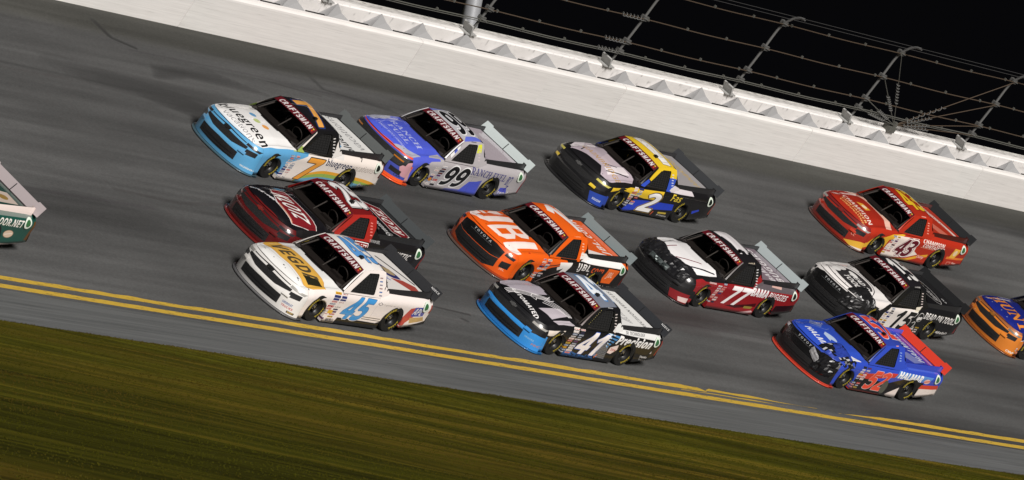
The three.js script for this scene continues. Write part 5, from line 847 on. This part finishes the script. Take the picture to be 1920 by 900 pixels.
{ // white-hooded 15, left front fender torn away
  const torn = crumple((u, v) => { const k = lerp(1.36, 1.95, v), w = lerp(0.34, 0.98, u); if (u < 0.55) { const l = lerp(0.40, 0.88, u / 0.55), x = lerp(1.5, lipX(l) - 0.01, v); return [x, hoodY(l, x) + 0.0, -l]; } const x = lerp(1.5, 1.93, v), y = lerp(shoulder(x), 0.42, (u - 0.55) / 0.45); return [x, y, -sideL(x, y)]; }, 14, 10, 0.07, 151);
  const torn2 = crumple((u, v) => face(lerp(0.45, 0.97, u), lerp(0.36, 0.71, v), 0.0), 11, 9, 0.05, 155);
  truck({
    label: 'black race truck with white hood, torn front fender and black 15 on white door', pose: [29.09, 73.28, -0.76], make: 'toyota', base: rgb(24, 24, 26), splitter: rgb(22, 22, 24), spoiler: rgb(26, 27, 29), trim: rgb(70, 68, 66), lampMat: MAT.lampDark,
    damage: [['torn_fender', torn, std(lin(0.012, 0.012, 0.013), 0.3, 0, { flatShading: true }), 'black hole of the torn left front fender'], ['torn_bumper', torn2, std(lin(0.014, 0.014, 0.015), 0.35, 0, { flatShading: true })]],
    paint(A) {
      A.side((r) => {
        r.fill(rgb(21, 21, 23)); r.poly([[2.1, 1], [2.1, 0.66], [1.5, 0.7], [1.25, 0.6], [1.0, 0.74], [0.8, 0.82], [0.75, 1]], rgb(234, 228, 224)).poly([[1.02, 0.05], [0.98, 0.55], [0.78, 0.74], [-0.42, 0.79], [-0.46, 0.7], [-0.02, 0.15], [0.0, 0.05]], rgb(236, 228, 222)).poly([[-0.36, 0.86], [-0.62, 0.9], [-0.5, 0.74], [-0.36, 0.72]], rgb(226, 218, 200));
        r.num('15', 0.0, 0.45, 0.8, 0.54, rgb(20, 20, 22), [[rgb(240, 236, 232), 0.025]], { skew: 0.5 }); r.txt('DEAD ON TOOLS', -1.62, 0.69, 1.52, 0.19, rgb(244, 240, 236), { skew: 0.15, rot: 0.02 });
        r.ell(-0.7, 0.62, 0.12, 0.13, null, rgb(236, 232, 228), 0.012).ell(-0.66, 0.58, 0.06, 0.06, rgb(240, 236, 232)).ell(-0.75, 0.6, 0.05, 0.05, rgb(240, 236, 232)).curve([[-0.5, 0.42], [-0.6, 0.5], [-0.66, 0.4], [-0.58, 0.3], [-0.7, 0.32]], rgb(236, 232, 228), 0.02);
        r.txt('Mobil', -2.05, 0.3, 0.5, 0.08, rgb(230, 226, 222), { skew: 0.3 }); r.stickers(0.92, 0.55, 0.2, 0.74, 0.22, 15); r.stickers(-0.55, -0.95, 0.1, 0.35, 0.2, 16); pillarText(r, rgb(220, 205, 200), 6); r.txt('TOYOTA', -0.2, 1.325, 0.28, 0.04, rgb(225, 222, 218)); r.poly([[-2.55, 0.3], [-2.75, 0.3], [-2.75, 0.6], [-2.66, 0.6]], rgb(120, 40, 40));
      });
      A.hood((r) => {
        r.fill(rgb(236, 232, 230)); r.curve([[-0.66, 2.0], [-0.7, 1.4], [-0.4, 1.1], [0.4, 1.08], [0.72, 1.5], [0.84, 1.9], [0.5, 2.2], [-0.3, 2.2], [-0.66, 2.0]], BLK, 0.025, rgb(236, 232, 230)); r.curve([[-0.5, 1.9], [-0.55, 1.5], [-0.3, 1.2], [0.4, 1.18], [0.66, 1.55], [0.68, 1.95], [0.3, 2.08], [-0.2, 2.06], [-0.5, 1.9]], BLK, 0.012, rgb(52, 50, 52)); r.curve([[-0.8, 1.7], [-0.5, 1.35], [-0.3, 1.6], [-0.5, 2.0], [-0.75, 1.95]], BLK, 0.02, rgb(225, 222, 220)); r.ell(-0.16, 1.45, 0.16, 0.1, rgb(240, 238, 236)).ell(-0.44, 1.86, 0.12, 0.12, rgb(236, 234, 232));
        r.txt('DEAD ON', 0.24, 1.5, 0.8, 0.2, rgb(246, 244, 242), { skew: 0.2, thin: true, extra: 0.01 }).txt('TOOLS', 0.18, 1.8, 0.66, 0.2, rgb(246, 244, 242), { skew: 0.2, thin: true, extra: 0.01 });
      });
      A.roof((r) => { r.fill(rgb(30, 28, 32)); r.num('15', -0.24, -0.05, 0.66, 0.96, rgb(240, 238, 236), [[rgb(20, 20, 22), 0.02]], { skew: 0 }); });
      A.bed((r) => { r.fill(rgb(24, 23, 25)); r.g.save(); const q = r.P(0.05, -1.75); r.g.translate(...q); r.g.rotate(0.12); r.g.beginPath(); r.g.ellipse(0, 0, 0.62 * S, 0.24 * S, 0, 0, 7); r.g.strokeStyle = rgb(225, 222, 220); r.g.lineWidth = 4; r.g.stroke(); r.g.restore(); r.txt('Handcrafted', 0.05, -1.72, 0.95, 0.22, rgb(225, 222, 220), { font: 'serif', skew: 0.3, thin: true }).txt('Co', 0.45, -2.1, 0.2, 0.1, rgb(220, 220, 220), { skew: 0.3 }); });
      A.front((r) => { r.fill(rgb(22, 22, 24)); r.poly([[-1.2, 0.9], [1.2, 0.9], [1.2, 0.7], [0.75, 0.64], [0.45, 0.68], [-0.45, 0.68], [-0.72, 0.6], [-0.86, 0.3], [-0.95, 0.4], [-1.0, 0.6]], rgb(232, 228, 226)); });
    },
  });
}

{ // blue 52, left front crushed
  const wrap = crumple((u, v) => { const l = lerp(0.30, 0.88, u), x = lerp(1.42, lipX(l) - 0.005, v); return [x, hoodY(l, x), -l]; }, 12, 9, 0.06, 521);
  const crush = crumple((u, v) => { const x = lerp(1.12, 1.93, u), y = lerp(Math.max(bottomY(x), 0.3), shoulder(x), v); return [x, y, -(sideL(x, y) - 0.05)]; }, 13, 8, 0.07, 525);
  const crush2 = crumple((u, v) => face(lerp(0.5, 0.99, u), lerp(0.2, 0.7, v), -0.01), 11, 9, 0.06, 527);
  const foil = crumple((u, v) => face(lerp(0.26, 0.60, u), lerp(0.50, 0.66, v) - 0.14 * u, 0.02), 8, 4, 0.03, 529);
  const paintBits = (g, cols, sd) => { const n = g.attributes.position.count, c = new Float32Array(n * 3); seed(sd); const P = g.attributes.position; for (let i = 0; i < n; i += 6) { const k = cols[Math.floor(clamp(vnoise(P.getX(i) * 5, P.getZ(i) * 3.5 + P.getY(i) * 4, sd + 600) * 1.2 - 0.1 + rr(-0.02, 0.02), 0, 0.999) * cols.length)]; for (let j = 0; j < 6; j++) c.set(k, (i + j) * 3); } g.setAttribute('color', new THREE.BufferAttribute(c, 3)); return g; };
  const D = [0.012, 0.012, 0.014], Sv = [0.5, 0.5, 0.52], Bl = [0.03, 0.06, 0.36], Gr = [0.2, 0.2, 0.21], Or = [0.5, 0.06, 0.02];
  paintBits(wrap, [Bl, Bl, Bl, D, Sv, D], 1); paintBits(crush, [D, D, D, Gr, D, D], 2); paintBits(crush2, [D, D, D, D, D, Gr], 3);
  const shard = std(0xffffff, 0.25, 0.15, { vertexColors: true, flatShading: true });
  truck({
    label: 'blue race truck with orange-red 52, crushed left front and red spoiler', pose: [23.89, 69.94, -1.68], make: 'toyota', base: rgb(44, 74, 184), splitter: rgb(196, 66, 48), spoiler: rgb(216, 62, 42), trim: rgb(50, 74, 160), rail: rgb(50, 72, 184), lampMat: std(new THREE.Color(rgb(190, 190, 196)), 0.2), tail: rgb(220, 210, 205),
    damage: [['crumpled_hood', wrap, shard, 'crumpled silver and blue hood corner'], ['crushed_fender', crush, shard, 'crushed black fender above the front wheel'], ['crushed_bumper', crush2, shard], ['loose_foil', foil, std(lin(0.28, 0.28, 0.29), 0.4, 0.2, { flatShading: true })]],
    paint(A) {
      A.side((r) => {
        r.fill(rgb(48, 76, 190)); r.poly([[1.05, 0], [1.0, 0.5], [0.4, 0.44], [-0.4, 0.4], [-1.0, 0.62], [-1.9, 0.6], [-1.9, 0], [0, 0]], rgb(24, 22, 26)); r.poly([[1.0, 0.52], [0.4, 0.6], [-0.35, 0.7], [-0.65, 0.72], [-0.58, 0.6], [0.5, 0.42], [1.0, 0.42]], rgb(206, 60, 46));
        r.poly([[-0.55, 0.10], [-1.0, 0.36], [-1.02, 0.06], [-0.7, 0.03]], rgb(236, 222, 214)).poly([[-1.82, 0.14], [-1.84, 0.42], [-2.7, 0.5], [-2.7, 0.2]], rgb(236, 224, 216)).poly([[-1.8, 0.42], [-1.86, 0.54], [-2.6, 0.6], [-2.68, 0.48]], rgb(216, 70, 46)).line([[1.06, 0.065], [-0.3, 0.06]], rgb(206, 60, 40), 0.04);
        r.num('52', 0.04, 0.42, 0.76, 0.54, rgb(230, 80, 56), [[rgb(240, 236, 232), 0.02], [rgb(160, 40, 30), 0.012]], { skew: 0.42 }); r.ell(-0.36, 0.28, 0.13, 0.2, rgb(86, 88, 78));
        r.poly([[-0.66, 0.80], [-0.56, 0.60], [-2.05, 0.63], [-2.2, 0.79]], rgb(90, 140, 210)).txt('HALMAR', -1.22, 0.70, 1.05, 0.18, rgb(250, 248, 246), { skew: 0.25, extra: 0.012 }).ell(-1.98, 0.66, 0.13, 0.07, rgb(240, 190, 180)).line([[-1.88, 0.64], [-2.08, 0.68]], rgb(206, 60, 46), 0.03);
        r.stickers(0.96, 0.56, 0.1, 0.74, 0.24, 52); pillarText(r, rgb(150, 180, 230), 4); r.line([[-0.25, 1.325], [-0.35, 1.33]], rgb(230, 160, 150), 0.02); r.line([[-1.0, 0.88], [-2.4, 0.9]], rgb(70, 96, 200), 0.03);
      });
      A.hood((r) => { r.fill(rgb(48, 82, 196)); r.poly([[-0.85, 1.4], [-0.6, 1.2], [-0.4, 1.5], [-0.6, 1.75]], rgb(110, 128, 190)); r.txt('HALMAR', 0.08, 2.04, 1.0, 0.2, rgb(244, 246, 250), { skew: 0.2, rot: 0.08 }); r.curve([[-0.2, 1.55], [0.0, 1.4], [0.3, 1.5], [0.1, 1.65], [0.25, 1.75], [-0.1, 1.7]], null, 0, rgb(190, 210, 240)); r.line([[-0.5, 1.8], [-0.3, 1.4], [-0.36, 1.2]], rgb(140, 160, 215), 0.012); r.poly([[0.7, 1.35], [0.85, 1.05], [0.98, 1.1], [0.98, 1.45]], rgb(236, 236, 238)); });
      A.roof((r) => { r.fill(rgb(50, 70, 168)); r.num('52', -0.24, -0.05, 0.66, 0.96, rgb(230, 78, 58), [[rgb(236, 232, 236), 0.025]], { skew: 0 }); });
      A.bed((r) => { r.fill(rgb(48, 66, 176)); r.poly([[0.3, -1.0], [0.7, -1.4], [0.6, -1.9], [0.2, -1.6]], rgb(130, 140, 200)); r.txt('HALMAR', -0.05, -1.9, 1.2, 0.26, rgb(220, 224, 240), { skew: 0.2 }).line([[-0.7, -2.2], [0.7, -2.25]], rgb(230, 220, 226), 0.03); });
      A.front((r) => { r.fill(rgb(24, 24, 27)); r.poly([[-1.2, 0.9], [1.2, 0.9], [1.2, 0.66], [-1.2, 0.66]], rgb(44, 74, 180)).poly([[-1.2, 0.5], [-0.85, 0.48], [-0.85, 0.56], [-1.2, 0.6]], rgb(210, 90, 60)).poly([[-1.2, 0.07], [1.2, 0.07], [1.2, 0], [-1.2, 0]], rgb(206, 70, 48)); });
    },
  });
}

truck({ // navy and orange, entering at the right edge
  label: 'navy race truck with an orange bumper, cut by the right edge of the picture', pose: [36.95, 72.98, -7], make: 'chevy', base: rgb(222, 130, 44), splitter: rgb(120, 66, 34), spoiler: rgb(60, 62, 66), emblem: std(new THREE.Color(rgb(150, 96, 40)), 0.3), lampMat: std(new THREE.Color(rgb(120, 112, 104)), 0.3), trim: rgb(24, 24, 28),
  paint(A) {
    A.side((r) => { r.fill(rgb(26, 36, 84)); r.poly([[2.1, 0.6], [1.78, 0.5], [1.7, 0], [2.1, 0]], rgb(220, 128, 44)).line([[1.95, 0.5], [1.6, 0.62], [1.2, 0.68]], rgb(230, 224, 224), 0.02); r.num('3', 0, 0.45, 0.5, 0.5, rgb(226, 140, 60), [[WHITE, 0.02]]); r.stickers(1.95, 1.75, 0.08, 0.3, 0.2, 3); });
    A.hood((r) => { r.fill(rgb(25, 38, 128)); r.poly([[-1, 2.3], [0, 2.29], [1, 2.2], [1, 2.5], [-1, 2.5]], rgb(150, 90, 50)); r.txt('HUNT', 0.02, 1.72, 1.6, 0.46, rgb(226, 140, 62), { font: 'serif', lines: [[rgb(60, 40, 50), 0.014]] }); for (const [l, x] of [[-0.45, 1.95], [-0.4, 2.1], [0.0, 2.1], [0.3, 2.14], [0.55, 1.3], [-0.2, 1.45]]) r.ell(l, x, 0.016, 0.014, rgb(200, 205, 225)); });
    A.roof((r) => r.fill(rgb(24, 30, 70))); A.bed((r) => r.fill(rgb(24, 34, 90)));
    A.front((r) => { r.fill(rgb(222, 130, 44)); r.poly([[-1.2, 0.73], [1.2, 0.73], [1.2, 0.65], [-1.2, 0.65]], rgb(160, 96, 56)); r.txt('CW', 0.95, 0.12, 0.1, 0.06, WHITE); });
  },
});

truck({ // green tail at the left edge
  label: 'dark green race truck with only its tail in view at the left edge', pose: [-11.92, 69.88, -0.03], make: 'toyota', base: rgb(20, 70, 62), splitter: rgb(20, 40, 38), spoiler: rgb(176, 166, 168), rail: rgb(238, 222, 216), trim: rgb(24, 24, 26), tail: rgb(60, 44, 24),
  paint(A) {
    A.side((r) => { r.fill(rgb(24, 76, 66)); r.poly([[-1.7, 0.2], [-2.2, 0.235], [-2.32, 0.27], [-2.62, 0.29], [-2.6, 0.05], [-1.7, 0.0]], rgb(240, 222, 214)); r.txt('OUTDOOR.NET', -1.62, 0.72, 1.28, 0.17, rgb(238, 232, 226), { skew: 0.12 }); r.ell(-1.98, 0.45, 0.15, 0.09, rgb(216, 190, 166), rgb(150, 120, 100), 0.012).line([[-1.88, 0.43], [-2.08, 0.47]], rgb(236, 220, 206), 0.025); r.poly([[-0.9, 0.92], [-2.5, 0.92], [-2.5, 0.85], [-0.9, 0.83]], rgb(120, 130, 124)); r.poly([[-2.56, 0.35], [-2.75, 0.35], [-2.75, 0.8], [-2.6, 0.8]], rgb(96, 60, 24)); r.stickers(1, 0.6, 0.1, 0.7, 0.2, 5); });
    A.hood((r) => r.fill(rgb(24, 76, 66))); A.roof((r) => r.fill(rgb(24, 76, 66)));
    A.bed((r) => { r.fill(rgb(26, 66, 58)); r.poly([[0.1, -1.5], [0.62, -1.6], [0.62, -2.2], [0.2, -2.2]], rgb(200, 184, 172)).ell(0.4, -1.9, 0.1, 0.14, rgb(150, 120, 60)); r.line([[-0.7, -2.3], [0.75, -2.35]], rgb(90, 120, 100), 0.02); });
    A.front((r) => r.fill(rgb(24, 76, 66)));
  },
});

renderer.render(scene, camera);
